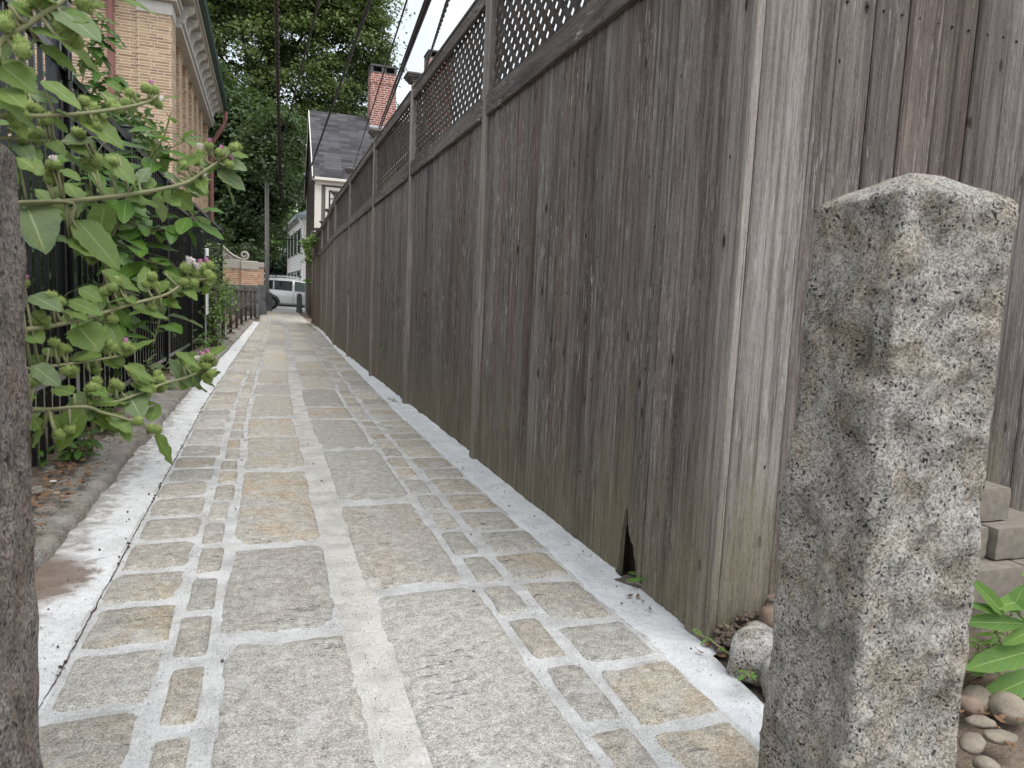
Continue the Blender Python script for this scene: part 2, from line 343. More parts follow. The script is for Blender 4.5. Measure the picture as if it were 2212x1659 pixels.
W_B = wood_mat('weathered_brown_boards', 2, light=(.225, .205, .19), dark=(.072, .061, .056), fleck=.4)
W_R = wood_mat('weathered_rail', 1, light=(.21, .195, .182), dark=(.062, .053, .048), algae=False)
W_L = wood_mat('weathered_lattice', 2, light=(.13, .117, .102), dark=(.042, .036, .03), algae=False, fleck=.3)
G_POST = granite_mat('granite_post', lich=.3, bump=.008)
G_POSTD = granite_mat('granite_post_brown', light=(.27, .238, .214), mid=(.145, .124, .11), scale=250, warm=(.85, .68, .6), lich=.2)  # browner, darker granite of the cut-off bollard
G_DARK = plain('granite_dark', (.105, .108, .108), .9, .35, 5., bump=.02)
G_COB = granite_mat('granite_cobble', light=(.42, .41, .39), mid=(.30, .29, .275), scale=320)
M_STONE = stone_mat('paving_stone')
M_MORT = mortar_mat('mortar_joint', (.33, .325, .315), (.60, .60, .595), .9, aged=True)
M_CEM = mortar_mat('fresh_cement', (.50, .51, .52), (.70, .713, .727), .65)
M_CEML = mortar_mat('fresh_cement_dirty', (.50, .50, .50), (.70, .705, .71), .75, dirt=1.)
# ------------------------------------------------------------------ ground, path, kerb, road
rng = random.Random(11)
def gz(y):
    return 0.0 if y < 24 else min(.13, (y - 24) / 11 * .13)
def left_edge(y):                       # left edge of the paving: the lane narrows towards the street
    return -.495 if y < 7 else -.495 + .33 * min(1, (y - 7) / 18)
def lane(x, y):                         # bend the rows with the left edge
    t_ = (x + .495) / (1.10 + .495); return left_edge(y) + t_ * (1.10 + (.12 * min(1, max(0, (y - 6.5) / 6)) + .18 * min(1, max(0, (y - 13) / 7))) - left_edge(y))
def ground_fn(u, v):
    x = -700 + 1400 * u; yy = [-60, -4, 6, 12, 24, 30, 35, 60, 140, 700][round(v * 9)]
    return (x, yy, gz(yy) - .05)
M_GROUND = plain('earth', (.19, .155, .125), .95, .35, 3., bump=.01)
struct(grid_mesh(15, 10, ground_fn).build('ground', M_GROUND))
# mortar bed of the lane
ys = [-1.2]
while ys[-1] < 36: ys.append(ys[-1] + max(.022, .006 * abs(ys[-1]) ** 1.35))
nxm = 64
def bed(u, v):
    y = ys[round(v * (len(ys) - 1))]; x = -.52 + 1.66 * u; X = lane(x, y)
    z = gz(y) + .0035 * fbm(X * 5, y * 5, 1) + .0038 * fbm(X * 16, y * 16, 4, 4)
    return (X, y, z)
struct(auto_smooth(grid_mesh(nxm, len(ys), bed).build('path', M_MORT), 80))
# paving stones: rows across the lane (x range) and joints along it
st = MB()
def stone(x0, x1, y0, y1, tan, val, rust, big):
    cx, cy_, hx, hy = (x0 + x1) / 2, (y0 + y1) / 2, (x1 - x0) / 2, (y1 - y0) / 2
    n = 44 if y0 < 6 else (28 if y0 < 14 else 16); sd = rng.random() * 90; vs = []; fs = []
    ringz = [(1.0, -.03), (1.0, -.008), (.975 if big else .95, -.0005), (.88, .0055), (.6, .0075), (.3, .008)]
    ep = .13 if big else .2; sk = rng.uniform(-.07, .07) * min(1, hx / .1)
    for k, (sc, z) in enumerate(ringz):
        for i in range(n):
            a = 2 * math.pi * i / n; c, s_ = math.cos(a), math.sin(a)
            px = math.copysign(abs(c) ** ep, c); py = math.copysign(abs(s_) ** ep, s_)
            kk = min(1, hx / .14); w_ = kk * .0105 * fbm(px * 2.2 + sd, py * 2.2 * hy / hx, sd, 4) + kk * .006 * fbm(px * 9 + sd, py * 9, sd, 3)
            X = cx + (hx + w_) * px * sc + sk * hx * py * sc * .35; Y = cy_ + (hy + w_) * py * sc + sk * px * hx * .5 * sc
            zz = z + (.004 if big else .0045) * fbm(X * 9, Y * 9, sd) * (k > 1) * (1 if k < 5 else 1) + .0015 * fbm(X * 40, Y * 40, 2, 2) * (k > 1)
            vs.append((lane(X, Y), Y, gz(Y) + zz))
    L = len(ringz)
    vs.append((lane(cx, cy_), cy_, gz(cy_) + .008))
    for k in range(L - 1):
        for i in range(n):
            j = (i + 1) % n; fs.append((k * n + i, k * n + j, (k + 1) * n + j, (k + 1) * n + i))
    fs += [((L - 1) * n + i, (L - 1) * n + (i + 1) % n, L * n) for i in range(n)]
    st.add(vs, fs, (tan, val, rust))
gs = lambda y: 1 - .6 * min(1, max(0, (y - 5) / 8))
def row(x0, x1, joints, gap, lo, hi, big, tints):
    ends = list(joints)
    while ends[-1] < 35.2: ends.append(ends[-1] + rng.uniform(lo, hi))
    for i in range(len(ends) - 1):
        tan, val, rust = tints[i] if i < len(tints) else (max(0, rng.gauss(.35, .4)), rng.uniform(.8, 1.15), max(0, rng.gauss(-.1, .5)))
        fy = min(1, max(0, (ends[i] - 5) / 8)); j = rng.uniform(-.008, .008) * (1 + fy) if i else 0; wl = .016 * fy * rng.random(); wr = .02 * fy * rng.random()
        stone(x0 + j - wl, x1 + j + wr + rng.uniform(-.01, .006), ends[i] + gap * gs(ends[i]) * rng.uniform(.35, .6), ends[i + 1] - gap * gs(ends[i]) * rng.uniform(.35, .6), min(1, max(0, tan)), val, min(1, max(0, rust)), big)
row(-.494, -.264, [.62, .93, 1.22, 1.52, 1.835, 2.145, 2.455, 2.75, 3.07, 3.4, 3.72, 4.04], .034, .24, .36, False,
    [(.2, .9, 0), (.1, .9, 0), (.3, .95, 0), (.5, .85, 0), (.15, .98, 0), (.95, .82, .2), (.8, .88, .2), (.35, .88, 0), (.3, .9, 0), (.3, .92, 0), (.4, .95, 0)])
row(-.236, -.145, [.7, 1.12, 1.4, 1.7, 2.03, 2.34, 2.66, 2.98, 3.3, 3.62, 3.95], .04, .26, .36, False,
    [(.3, .9, 0), (.3, .9, 0), (.5, .95, 0), (.7, .9, 0), (.4, .85, 0), (.1, .8, 0), (.4, .9, 0), (.35, .9, 0)])
row(-.116, .234, [-.4, .95, 2.14, 2.943, 4.24, 5.264, 6.06, 7.394, 8.3, 9.79], .036, .8, 1.4, True,
    [(.05, .95, 0), (.08, .98, .0), (.12, .86, .12), (.75, 1.0, .9), (.55, 1.02, .35), (.75, 1.05, .5), (.45, 1.0, .2), (.2, .95, 0), (.5, 1., .7)])
row(.346, .71, [-.3, 1.0, 2.39, 3.48, 4.76, 5.958, 6.59, 7.91, 9.03], .034, .8, 1.35, True,
    [(0, 1.05, 0), (0.02, 1.06, .0), (.35, .98, .3), (.05, .98, .2), (.1, .95, 0), (.9, .95, 1.), (.25, .85, 0), (.5, 1.0, .5)])
row(.736, .848, [.8, 1.18, 1.46, 1.78, 2.09, 2.36, 2.66, 2.98, 3.27, 3.58], .04, .24, .36, False,
    [(.4, .95, 0), (.5, .95, 0), (.15, .9, 0), (.6, .9, 0), (.2, .95, 0), (.2, .95, 0), (.15, .9, 0)])
row(.882, 1.115, [.82, 1.12, 1.415, 1.725, 2.0, 2.36, 2.653, 2.935, 3.255, 3.56], .036, .25, .38, False,
    [(.6, 1.05, 0), (.85, 1.12, .2), (.9, 1.02, .35), (.05, .92, 0), (.55, .98, 0), (.9, .95, .1), (.2, .95, 0), (.5, .95, 0), (.75, .95, .3)])
struct(st.build('paving_stones', M_STONE, smooth=True))
# fresh cement fillets along both edges
def fillet(name, fx0, fx1, z0, z1, mat, y0, y1, wob):
    yy = [y for y in ys if y0 <= y <= y1]; nn = 26
    def fn(u, v):
        y = yy[round(v * (len(yy) - 1))]; a, b = fx0(y), fx1(y)
        a += wob * fbm(y * 2.3, 7.7, 0) * .6 + .006 * fbm(y * 14, 3.3); b += wob * fbm(y * 2.9, 1.7, 0) * .6
        x = a + (b - a) * u
        return (x, y, gz(y) + z0(u) + (z1(u) - z0(u)) * .5 + .004 * fbm(x * 9, y * 9, 5) * min(1, u * 6 if u < .5 else 1) + .0015 * fbm(x * 40, y * 40, 9, 3))
    return struct(auto_smooth(grid_mesh(nn, len(yy), fn).build(name, mat), 80))
RIGHT_CEM = lambda y: lane(1.112, y)
def fence_x(y):
    P_ = FENCE_POSTS
    if y <= P_[0][1]: return P_[0][0]
    for (xa, ya), (xb, yb) in zip(P_, P_[1:]):
        if y <= yb: return xa + (xb - xa) * (y - ya) / (yb - ya)
    return P_[-1][0]
FENCE_POSTS = [(1.29, 1.85), (1.29, 4.36), (1.29, 6.77), (1.29, 9.19), (1.31, 12.1), (1.32, 14.9), (1.43, 18.0), (1.51, 21.0), (1.50, 23.4), (1.49, 24.9)]
fillet('cement_strip', RIGHT_CEM, lambda y: (fence_x(y) + .05 - .062 * math.exp(-((y - 2.28) / .13) ** 4)) if y > 1.7 else 1.26 - (1.7 - y) * .1, lambda u: .0035 * (1 if u > .04 else 0) - .004 * (u <= .04), lambda u: .012 * u + .004, M_CEM, -1.2, 25.0, .018)
kerb_x = lambda y: left_edge(y) - (.235 if y < 3 else .235 - .03 * min(1, (y - 3) / 9)) - (0.02 if y < 5 else 0)
fillet('cement_strip', lambda y: left_edge(y) - .012, kerb_x, lambda u: .003 * (u > .04) - .004 * (u <= .04), lambda u: .02 * u * u + .004, M_CEML, -1.2, 25.4, .014)
# dirt filled seam between cement and cobbles
sm = MB(); vs = []; y = .6
while y < 22:
    x = left_edge(y) - .008 + .007 * fbm(y * 2.3, 1.) + .004 * fbm(y * 21, 4.); h = max(.0002, .0012 + .003 * fbm(y * 6, 9.) + .002 * fbm(y * 40, 2.)); vs += [(x - h, y, gz(y) + .0035), (x, y, gz(y) + .0075), (x + h, y, gz(y) + .0035)]; y += .011 * max(1, y * .5)
n_ = len(vs) // 3
sm.add(vs, [f for k in range(n_ - 1) for f in ((3 * k, 3 * k + 1, 3 * k + 4, 3 * k + 3), (3 * k + 1, 3 * k + 2, 3 * k + 5, 3 * k + 4))])
for k in range(130):
    y = rng.uniform(1.2, 9); x = left_edge(y) - .008 + .007 * fbm(y * 2.3, 1.) + rng.gauss(0, .006)
    if fbm(y * 2.2, 7.) > -.05: s_ = rng.uniform(.002, .006); sm.blob((x, y, gz(y) + .005), (s_, s_ * rng.uniform(.8, 2), s_ * .7), 6, 4, .5, 3, rng.random() * 50)
tag(sm.build('dirt_seam', plain('seam_dirt', (.075, .05, .043), .95, .5, 40.)), kind='structure')
# kerb: worn concrete edge and the bare strip up to the iron railings
kt = NT('worn_concrete'); kp = kt.pos(); k1 = kt.noise(kp, 8, 6, .7); k2 = kt.noise(kp, 120, 4, .75); k3 = kt.noise(kp, 30, 4, .65)
kc = kt.ramp(kt.math('ADD', kt.math('MULTIPLY', k1, .45), kt.math('MULTIPLY', k2, .55)), [(.36, (.115, .108, .097)), (.48, (.26, .245, .222)), (.62, (.41, .39, .355))])
kc = kt.mix(kt.math('MULTIPLY', kt.step(kt.noise(kp, 3.3, 5, .6), .46, .62), .7), kc, kt.mix(1., kc, (.82, .71, .62), 'MULTIPLY'))
M_KERB = kt.done(kc, .95, kt.bump(kt.math('ADD', kt.math('MULTIPLY', k2, .7), k3), 1., .012))
def kerb_fn(u, v):
    yy = [y for y in ys if -1.2 <= y <= 30]; y = yy[round(v * (len(yy) - 1))]; k0 = kerb_x(y) + .015
    prof = [(0, -.02), (.008, .012), (.014, .03), (.02, .044), (.03, .052), (.06, .055), (.12, .058), (.18, .062), (.26, .068), (.34, .074), (.38, .06)]
    dx, z = prof[round(u * 10)]
    x = k0 - dx + .02 * fbm(y * 3.1, 2.2) * (dx < .05) + .014 * fbm(y * 15, dx * 30, 1, 5)
    return (x, y, gz(y) + z + (.005 * fbm(x * 9, y * 9) + .004 * fbm(x * 40, y * 40, 3, 4)) * (0 < u < 1))
struct(auto_smooth(grid_mesh(11, len([y for y in ys if -1.2 <= y <= 30]), kerb_fn).build('kerb', M_KERB), 50))
def verge_fn(u, v):
    y = -1.2 + 32 * v; x = -.95 - 1.9 * u + .04 * fbm(y * 2, 3)
    return (x, y, gz(y) + .07 + .03 * min(1, u * 4) + .02 * fbm(x * 5, y * 5) + .01 * fbm(x * 20, y * 20))
tdm = NT('bare_soil'); pp = tdm.pos(); nn1 = tdm.noise(pp, 9, 5, .65); nn2 = tdm.noise(pp, 90, 4, .7)
M_SOIL = tdm.done(tdm.ramp(tdm.math('ADD', tdm.math('MULTIPLY', nn1, .5), tdm.math('MULTIPLY', nn2, .5)), [(.3, (.07, .048, .038)), (.5, (.17, .13, .10)), (.72, (.30, .25, .20))]), .95, tdm.bump(nn2, .9, .01))
struct(auto_smooth(grid_mesh(40, 320, verge_fn).build('soil_verge', M_SOIL), 80))
def yard_fn(u, v):
    y = -1.5 + 3.35 * v; x = 1.22 + 5 * u * u
    rise = .012 if x < 1.36 else min(.1, (x - 1.36) * .16)
    rise += max(0, y - 1.45) * .32 if x > 1.32 else 0
    return (x, y, rise - .02 + .03 * fbm(x * 4, y * 4, 8) + .012 * fbm(x * 17, y * 17, 3))
struct(auto_smooth(grid_mesh(70, 60, yard_fn).build('yard_soil', M_SOIL), 80))
# street beyond the lane: brick edge, pavement, kerb and road
M_ROAD = plain('asphalt', (.30, .30, .31), .9, .15, 5., bump=.004); M_PAV = plain('pavement_concrete', (.46, .455, .44), .9, .12, 3., bump=.003)
mb = MB(); mb.box(-60, 60, 35.6, 37.7, -.05, .134); struct(mb.build('pavement', M_PAV))
mb = MB(); mb.box(-60, 60, 37.7, 37.85, -.05, .139); struct(mb.build('street_kerb', M_PAV))
mb = MB(); mb.box(-60, 60, 37.85, 46, -.05, .10); struct(mb.build('road', M_ROAD))
mb = MB(); mb.box(-60, 60, 46, 48.4, -.05, .22); struct(mb.build('pavement', M_PAV))
# ------------------------------------------------------------------ granite bollards
def granite_post(name, label, x, y, w0, w1, h, rz, seed, mat, n=26, levels=90, rough=1., chip=False, z0=-.06):
    vs = []; fs = []; ca, sa = math.cos(rz), math.sin(rz)
    prof = [(z0 + (h - z0) * k / levels, 1.0, 0) for k in range(levels + 1)]
    rise = .06 * w1 / .22
    prof += [(h + rise * .12, .985, 1), (h + rise * .2, .95, 1), (h + rise * .4, .74, 1), (h + rise * .62, .52, 1), (h + rise * .85, .26, 1), (h + rise * .96, .1, 1)]
    per = []
    for q in range(4):
        for i in range(n):
            t_ = -1 + 2 * i / n; c = .965
            per.append([(t_, -1), (1, t_), (-t_, 1), (-1, -t_)][q])
    N = len(per)
    for (z, sc, top) in prof:
        t_ = max(0, min(1, (z - z0) / (h - z0))); hw = (w0 + (w1 - w0) * t_ ** .85) / 2
        for (a, b) in per:
            l = (abs(a) ** 16 + abs(b) ** 16) ** (1 / 16.); px, py = a / l * hw * sc, b / l * hw * sc
            nx_, ny_ = a / l, b / l
            ed = min(1, (1 - min(abs(a), abs(b)) * .999 / max(abs(a), abs(b))) * 4); ch = abs(fbm(px * 7 + seed * 2, py * 7, z * 7 + seed, 3)); d_ = rough * ed * (-.020 * ch ** .8 + .006) + rough * (.3 + .7 * ed) * (.008 * fbm(px * 6 + seed, py * 6, z * 4.2 + seed, 3) + .006 * fbm(px * 18 + seed, py * 18, z * 15, 3) + .0022 * fbm(px * 60, py * 60, z * 60 + seed, 2))
            if top: d_ *= .35
            if chip:
                # hollow broken out of the lane side and a second scar lower down
                if a < -.5:
                    g = math.exp(-(((z - .965) / .035) ** 2 + ((b + .35) / .3) ** 2)); d_ -= .036 * g
                    g = math.exp(-(((z - 1.03) / .04) ** 2 + ((b + .25) / .4) ** 2)); d_ += .016 * g
                    g = math.exp(-(((z - .935) / .018) ** 2 + ((b + .75) / .2) ** 2)); d_ -= .022 * g
                if b < -.5:
                    g = math.exp(-(((z - .45 - a * .12) / .03) ** 2)) * (a > .1); d_ -= .007 * g
            X, Y = px + nx_ * d_, py + ny_ * d_
            zt = z + (.004 * fbm(px * 14, py * 14, seed, 3) if top else 0)
            vs.append((x + X * ca - Y * sa, y + X * sa + Y * ca, zt))
    L = len(prof); vs.append((x, y, h + rise))
    for k in range(L - 1):
        for i in range(N):
            j = (i + 1) % N; fs.append((k * N + i, k * N + j, (k + 1) * N + j, (k + 1) * N + i))
    fs += [((L - 1) * N + i, (L - 1) * N + (i + 1) % N, L * N) for i in range(N)]
    mb = MB(); mb.add(vs, fs); o = mb.build(name, mat, smooth=True)
    return tag(o, label, 'bollard', 'granite bollards closing the lane')
granite_post('granite_bollard', 'large rough grey granite bollard with pyramid top and chipped hollow by the fence corner', 1.075, .985, .255, .225, 1.217, R(-5), 3.1, G_POST, rough=1.45, chip=True, levels=120, n=30)
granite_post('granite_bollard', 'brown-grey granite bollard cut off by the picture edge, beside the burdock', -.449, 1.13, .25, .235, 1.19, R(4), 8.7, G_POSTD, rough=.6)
granite_post('granite_bollard', 'small dark granite bollard standing alone on the lane in front of the parked car doors', 1.51, 35.0, .27, .22, .96, R(3), 5.2, G_DARK, 8, 14, 1.3, z0=.05)
granite_post('granite_bollard', 'small dark granite bollard next to the stone pier by the parked car rear wheel', .16, 35.4, .29, .25, .96, R(-6), 15.2, G_DARK, 8, 14, 1.3, z0=.05)
# ------------------------------------------------------------------ tall wooden fence with lattice
fence = thing('wooden_fence', 'tall weathered grey board fence with lattice top along the lane and round its corner', 'fence', (1.29, 1.85, 0))
RB, RT, TB, TT = 2.145, 2.27, 2.83, 2.915      # rail bottom/top, top rail bottom/top
def frame(a, b):
    a = Vector((a[0], a[1], 0)); b = Vector((b[0], b[1], 0)); t_ = (b - a); L = t_.length; t_.normalize(); n = Vector((-t_.y, t_.x, 0))   # n points to the lane (-x)
    Mx = Matrix.Identity(4)
    for i in range(3): Mx[i][0], Mx[i][1], Mx[i][2] = t_[i], n[i], (0, 0, 1)[i]
    Mx.translation = a; return Mx, L
def boards(mb, Mx, s0, s1, zb, zt, wmin=.128, wmax=.148, hole=None, thick=.02, uneven=.012):
    s = s0
    while s < s1 - .03:
        e = min(s1, s + rng.uniform(wmin, wmax)); e = s1 if s1 - e < .05 else e
        d0 = rng.uniform(-.004, .003); zb_ = zb + rng.uniform(0, uneven); c = .005; g = .002
        pr = [(s + g, d0 - thick), (e - g, d0 - thick), (e - g, d0 - c), (e - g - c, d0), (s + g + c, d0), (s + g, d0 - c)]
        if rng.random() < .55:      # centre bead on some boards
            md = (s + e) / 2 + rng.uniform(-.01, .01)
            pr = [(s + g, d0 - thick), (e - g, d0 - thick), (e - g, d0 - c), (e - g - c, d0), (md + .006, d0), (md, d0 - .005), (md - .006, d0), (s + g + c, d0), (s + g, d0 - c)]
        cut = None
        if hole: cut = hole(s, e)
        if cut is None: mb.prism(pr, zb_, zt, Mx)
        else:                        # broken board: outline in (s, z), given thickness
            n = len(cut); vs = [Mx @ Vector((a, d0 - thick, z)) for a, z in cut] + [Mx @ Vector((a, d0, z)) for a, z in cut]
            mb.add(vs, [tuple(range(n)), tuple(range(2 * n - 1, n - 1, -1))] + [(i, n + i, n + (i + 1) % n, (i + 1) % n) for i in range(n)])
        s = e
for i in range(len(FENCE_POSTS) - 1):
    Mx, L = frame(FENCE_POSTS[i + 1], FENCE_POSTS[i]) if False else frame(FENCE_POSTS[i], FENCE_POSTS[i + 1])
    g0 = gz(FENCE_POSTS[i][1]); s0, s1 = .06, L - .06
    zb = -.02 if i == 0 else .022
    b_ = MB()
    if i == 0:
        # first bay: seams placed so that the broken gap falls between two boards
        boards(b_, Mx, .0, .33, -.03, RB + .03, .16, .17)
        boards(b_, Mx, .33, .46, -.02, RB + .03, .13, .1301, hole=lambda s, e: [(s + .002, -.03), (s + .024, -.03), (s + .028, .03), (s + .038, .07), (s + .046, .10), (s + .062, .128), (s + .066, .15), (s + .088, .158), (s + .092, .172), (s + .104, .185), (s + .112, .215), (s + .12, .25), (s + .1275, .295), (e - .002, RB + .03), (s + .002, RB + .03)])
        boards(b_, Mx, .46, .60, -.01, RB + .03, .14, .1401, hole=lambda s, e: [(s + .048, -.01), (e - .002, -.02), (e - .002, RB + .03), (s + .002, RB + .03), (s + .003, .29), (s + .012, .262), (s + .018, .262), (s + .02, .235), (s + .03, .225), (s + .034, .195), (s + .041, .18), (s + .042, .14), (s + .046, .06)])
        boards(b_, Mx, .60, s1, -.01, RB + .03)
    else:
        boards(b_, Mx, s0, s1, zb + g0, RB + .03)
    b_.build('board_panel', W_V, fence)
    bk = MB()
    for zz in (.42, 1.9): bk.box(-.02, L + .02, -.11, -.028, zz, zz + .09, .004, Mx)
    bk.build('back_rail', W_R, fence)
    r_ = MB()
    r_.box(s0 - .012, s1 + .012, -.004, .030, RB, RT, .004, Mx); r_.box(s0 - .02, s1 + .02, -.05, .012, RT + .001, RT + .02, .003, Mx)
    r_.box(s0, s1, -.055, -.028, RB - .02, RT, .003, Mx)
    r_.build('rail', W_R, fence)
    r_ = MB(); r_.box(s0, s1, -.006, .026, TB, TT, .004, Mx); r_.box(s0, s1, -.06, .034, TT + .001, TT + .022, .004, Mx); r_.build('rail', W_R, fence)
    la = MB(); H = TB - RT + .04; zc = RT - .02; pit = .102
    for ly, sgn in ((-.012, 1), (-.018, -1)):
        k = -H
        while k < L + H:
            a = (k, zc) if sgn > 0 else (k + H, zc); b2 = (k + H, zc + H) if sgn > 0 else (k, zc + H)
            # clip to the bay
            (xa, za), (xb, zb2) = a, b2
            if sgn > 0:
                lo, hi = max(0, (s0 - xa) / H), min(1, (s1 - xa) / H)
            else:
                lo, hi = max(0, (xa - s1) / H), min(1, (xa - s0) / H)
            if hi - lo > .04:
                pa = Vector((xa + (xb - xa) * lo, ly, za + (zb2 - za) * lo)); pb = Vector((xa + (xb - xa) * hi, ly, za + (zb2 - za) * hi))
                la.bar(Mx @ pa, Mx @ pb, .005, .038, up=Mx.to_3x3() @ Vector((-sgn, 0, 1)).normalized())
            k += pit
    la.build('lattice', W_L, fence)
def cap(parent, x, y, z, w_):
    c = MB(); h = w_ / 2
    for (a, z0_, z1_) in ((h + .012, 0, .018), (h + .024, .018, .034), (h + .038, .034, .052), (h + .05, .052, .072)): c.box(x - a, x + a, y - a, y + a, z + z0_, z + z1_, .004)
    a = h + .046; c.add([(x - a, y - a, z + .072), (x + a, y - a, z + .072), (x + a, y + a, z + .072), (x - a, y + a, z + .072), (x, y, z + .105)], [(0, 1, 4), (1, 2, 4), (2, 3, 4), (3, 0, 4)])
    c.build('cap', W_R, parent)
for i, (x, y) in enumerate(FENCE_POSTS):
    Mx, _ = frame(FENCE_POSTS[i - 1] if i == len(FENCE_POSTS) - 1 else FENCE_POSTS[i], FENCE_POSTS[i] if i == len(FENCE_POSTS) - 1 else FENCE_POSTS[i + 1])
    Mx = Mx.copy(); Mx.translation = Vector((x, y, 0)); p_ = MB()
    if i == 0:
        p_.box(1.276, 1.302, 1.738, 1.868, -.06, 3.0, .003); p_.box(1.303, 1.484, 1.735, 1.80, -.06, 3.0, .004)
        o = p_.build('post', W_P, fence)
        continue
    zt = 2.985
    p_.box(-.048, .046, -.06, .024, gz(y) - .06, zt, .005, Mx); p_.box(-.066, -.0525, -.03, .024, RB + .03, TB + .06, .003, Mx); p_.box(.0505, .064, -.03, .024, RB - .01, TB + .06, .003, Mx)
    o = p_.build('post', W_P, fence)
    cap(o, x + .01, y, zt, .1)
# return bay at the corner, facing the camera
Mr = Matrix.Identity(4)
Mr[0][0], Mr[1][0] = 1, 0; Mr[0][1], Mr[1][1] = 0, -1; Mr.translation = Vector((1.47, 1.80, 0))
b_ = MB(); boards(b_, Mr, .0, 3.4, -.05, 3.0, .128, .15, uneven=.0); b_.build('board_panel', W_B, fence)
bk = MB(); bk.box(.2, 1.1, -.14, -.115, -.05, .419, .004, frame(FENCE_POSTS[0], FENCE_POSTS[1])[0]); bk.build('hole_backing', W_V, fence)  # board added behind the broken hole to keep its inside dark
b_ = MB()
sx = .10
while sx < 1.6:
    b_.tube([Mr @ Vector((sx, -.004, 1.955 + rng.uniform(-.006, .006))), Mr @ Vector((sx, .0022, 1.955))], .0042, 6); sx += rng.uniform(.055, .085)
b_.build('nail_head', plain('rusty_nail', (.02, .015, .012), .8), fence)
Mh = frame(FENCE_POSTS[0], FENCE_POSTS[1])[0]; mb = MB()
for s_, z0_, z1_, w_ in ((.447, .205, .30, .012), (.458, .235, .315, .012), (.468, .25, .32, .010), (.478, .225, .30, .009)):
    mb.add([Mh @ Vector(q) for q in ((s_, -.016, z1_), (s_ + w_, -.016, z1_), (s_ + w_ * .6, -.014, z0_), (s_, -.010, z1_), (s_ + w_, -.010, z1_), (s_ + w_ * .6, -.012, z0_))], [(0, 1, 2), (5, 4, 3), (0, 2, 5, 3), (1, 4, 5, 2), (0, 3, 4, 1)])
mb.build('splinter', plain('raw_broken_wood', (.36, .215, .12), .9, .3, 60.), fence)
# scrap of board lying in the hole
mb = MB(); mb.box(-.045, .045, -.012, .012, -.09, .09, .003, Matrix.Translation((1.315, 2.225, .012)) @ Matrix.Rotation(R(25), 4, 'Z') @ Matrix.Rotation(R(80), 4, 'X'))
tag(mb.build('board_scrap', W_R), 'short broken piece of board lying in the hole at the foot of the fence', 'wood scrap')
# ------------------------------------------------------------------ iron railings and gate on the left
M_IRON = plain('black_iron', (.005, .005, .006), .22, .3, 20., spec=.5)
ifx = lambda y: -1.05 if y < 7 else -1.05 + .13 * min(1, (y - 7) / 10)
iz = lambda y: 2.17 if y < 7 else 2.17 + .13 * min(1, (y - 7) / 10)
ifence = thing('iron_fence', 'black iron railings running along the left side of the lane', 'fence', (-1.05, 4.6, 0))
IP = [4.62, 6.55, 8.6, 10.9, 13.9, 17.0]
for k, y in enumerate(IP):
    x = ifx(y); h = iz(y) + (.36 if k == 0 else .09); hw = .036 if k else .042
    mb = MB(); mb.box(x - hw, x + hw, y - hw, y + hw, .0, h, .004); o = mb.build('post', M_IRON, ifence)
    mb = MB(); mb.box(x - hw - .008, x + hw + .008, y - hw - .008, y + hw + .008, h + .001, h + .014, .003)
    if k == 3:
        mb.tube([(x, y, h + .014), (x, y, h + .035)], .02, 10); mb.blob((x, y, h + .08), .05, 14, 10, 0)
        mb.build('finial', M_IRON, o, smooth=True)
    else:
        mb.add([(x - hw, y - hw, h + .014), (x + hw, y - hw, h + .014), (x + hw, y + hw, h + .014), (x - hw, y + hw, h + .014), (x, y, h + .03)], [(0, 1, 4), (1, 2, 4), (2, 3, 4), (3, 0, 4)])
        mb.build('cap', M_IRON, o)
for a, b in zip(IP, IP[1:]):
    for dz in (0, -.215):
        mb = MB(); mb.bar((ifx(a), a + .03, iz(a) + dz), (ifx(b), b - .03, iz(b) + dz), .038, .038); mb.build('rail', M_IRON, ifence)
    mb = MB(); mb.bar((ifx(a), a + .03, .26), (ifx(b), b - .03, .25), .038, .04); mb.build('rail', M_IRON, ifence)
    mb = MB(); n = int((b - a) / .14)
    for i in range(1, n):
        y = a + (b - a) * i / n; mb.box(ifx(y) - .010, ifx(y) + .010, y - .010, y + .010, .12, iz(y) - .005)
    mb.build('picket_panel', M_IRON, ifence)
gate = thing('iron_gate', 'black iron gate with strap hinges hung on the first railing post', 'gate', (-1.05, 3.0, 0))
for z in (2.40, 2.20, .52):
    mb = MB(); mb.bar((-1.05, 1.9, z), (-1.05, 4.53, z), .04, .045); mb.build('rail', M_IRON, gate)
mb = MB()
for i in range(18): y = 1.98 + i * .14; mb.box(-1.061, -1.039, y - .011, y + .011, .13, 2.4)
mb.build('picket_panel', M_IRON, gate)
for y in (1.9, 4.50):
    mb = MB(); mb.box(-1.075, -1.025, y - .025, y + .025, .1, 2.43, .003); mb.build('stile', M_IRON, gate)
for z in (2.17, .62):
    mb = MB(); mb.box(-1.022, -1.008, 4.44, 4.66, z - .04, z + .04, .003); mb.tube([(-1.0, 4.555, z - .07), (-1.0, 4.555, z + .07)], .016, 10)
    for yy in (4.47, 4.63): mb.blob((-1.005, yy, z), (.008, .012, .012), 8, 6, 0)
    mb.build('hinge', M_IRON, gate)
M_WHITE = plain('white_paint', (.82, .815, .80), .5, .06, 6.); M_GREYM = plain('galvanised', (.38, .39, .40), .45, .15, 15., metal=.6)
sg = thing('sign', 'narrow white sign board fixed edge-on to the iron railings', 'sign', (-.93, 12.4, 0))
mb = MB(); mb.box(-.905, -.885, 12.32, 12.38, .1, 1.66, .003); mb.build('sign_post', M_GREYM, sg)
mb = MB(); mb.box(-.883, -.863, 12.2, 12.5, .62, 1.42, .004); o = mb.build('board', M_WHITE, sg)
mb = MB(); mb.box(-.90, -.85, 12.34, 12.40, 1.54, 1.66, .003); mb.build('bracket', M_WHITE, sg)
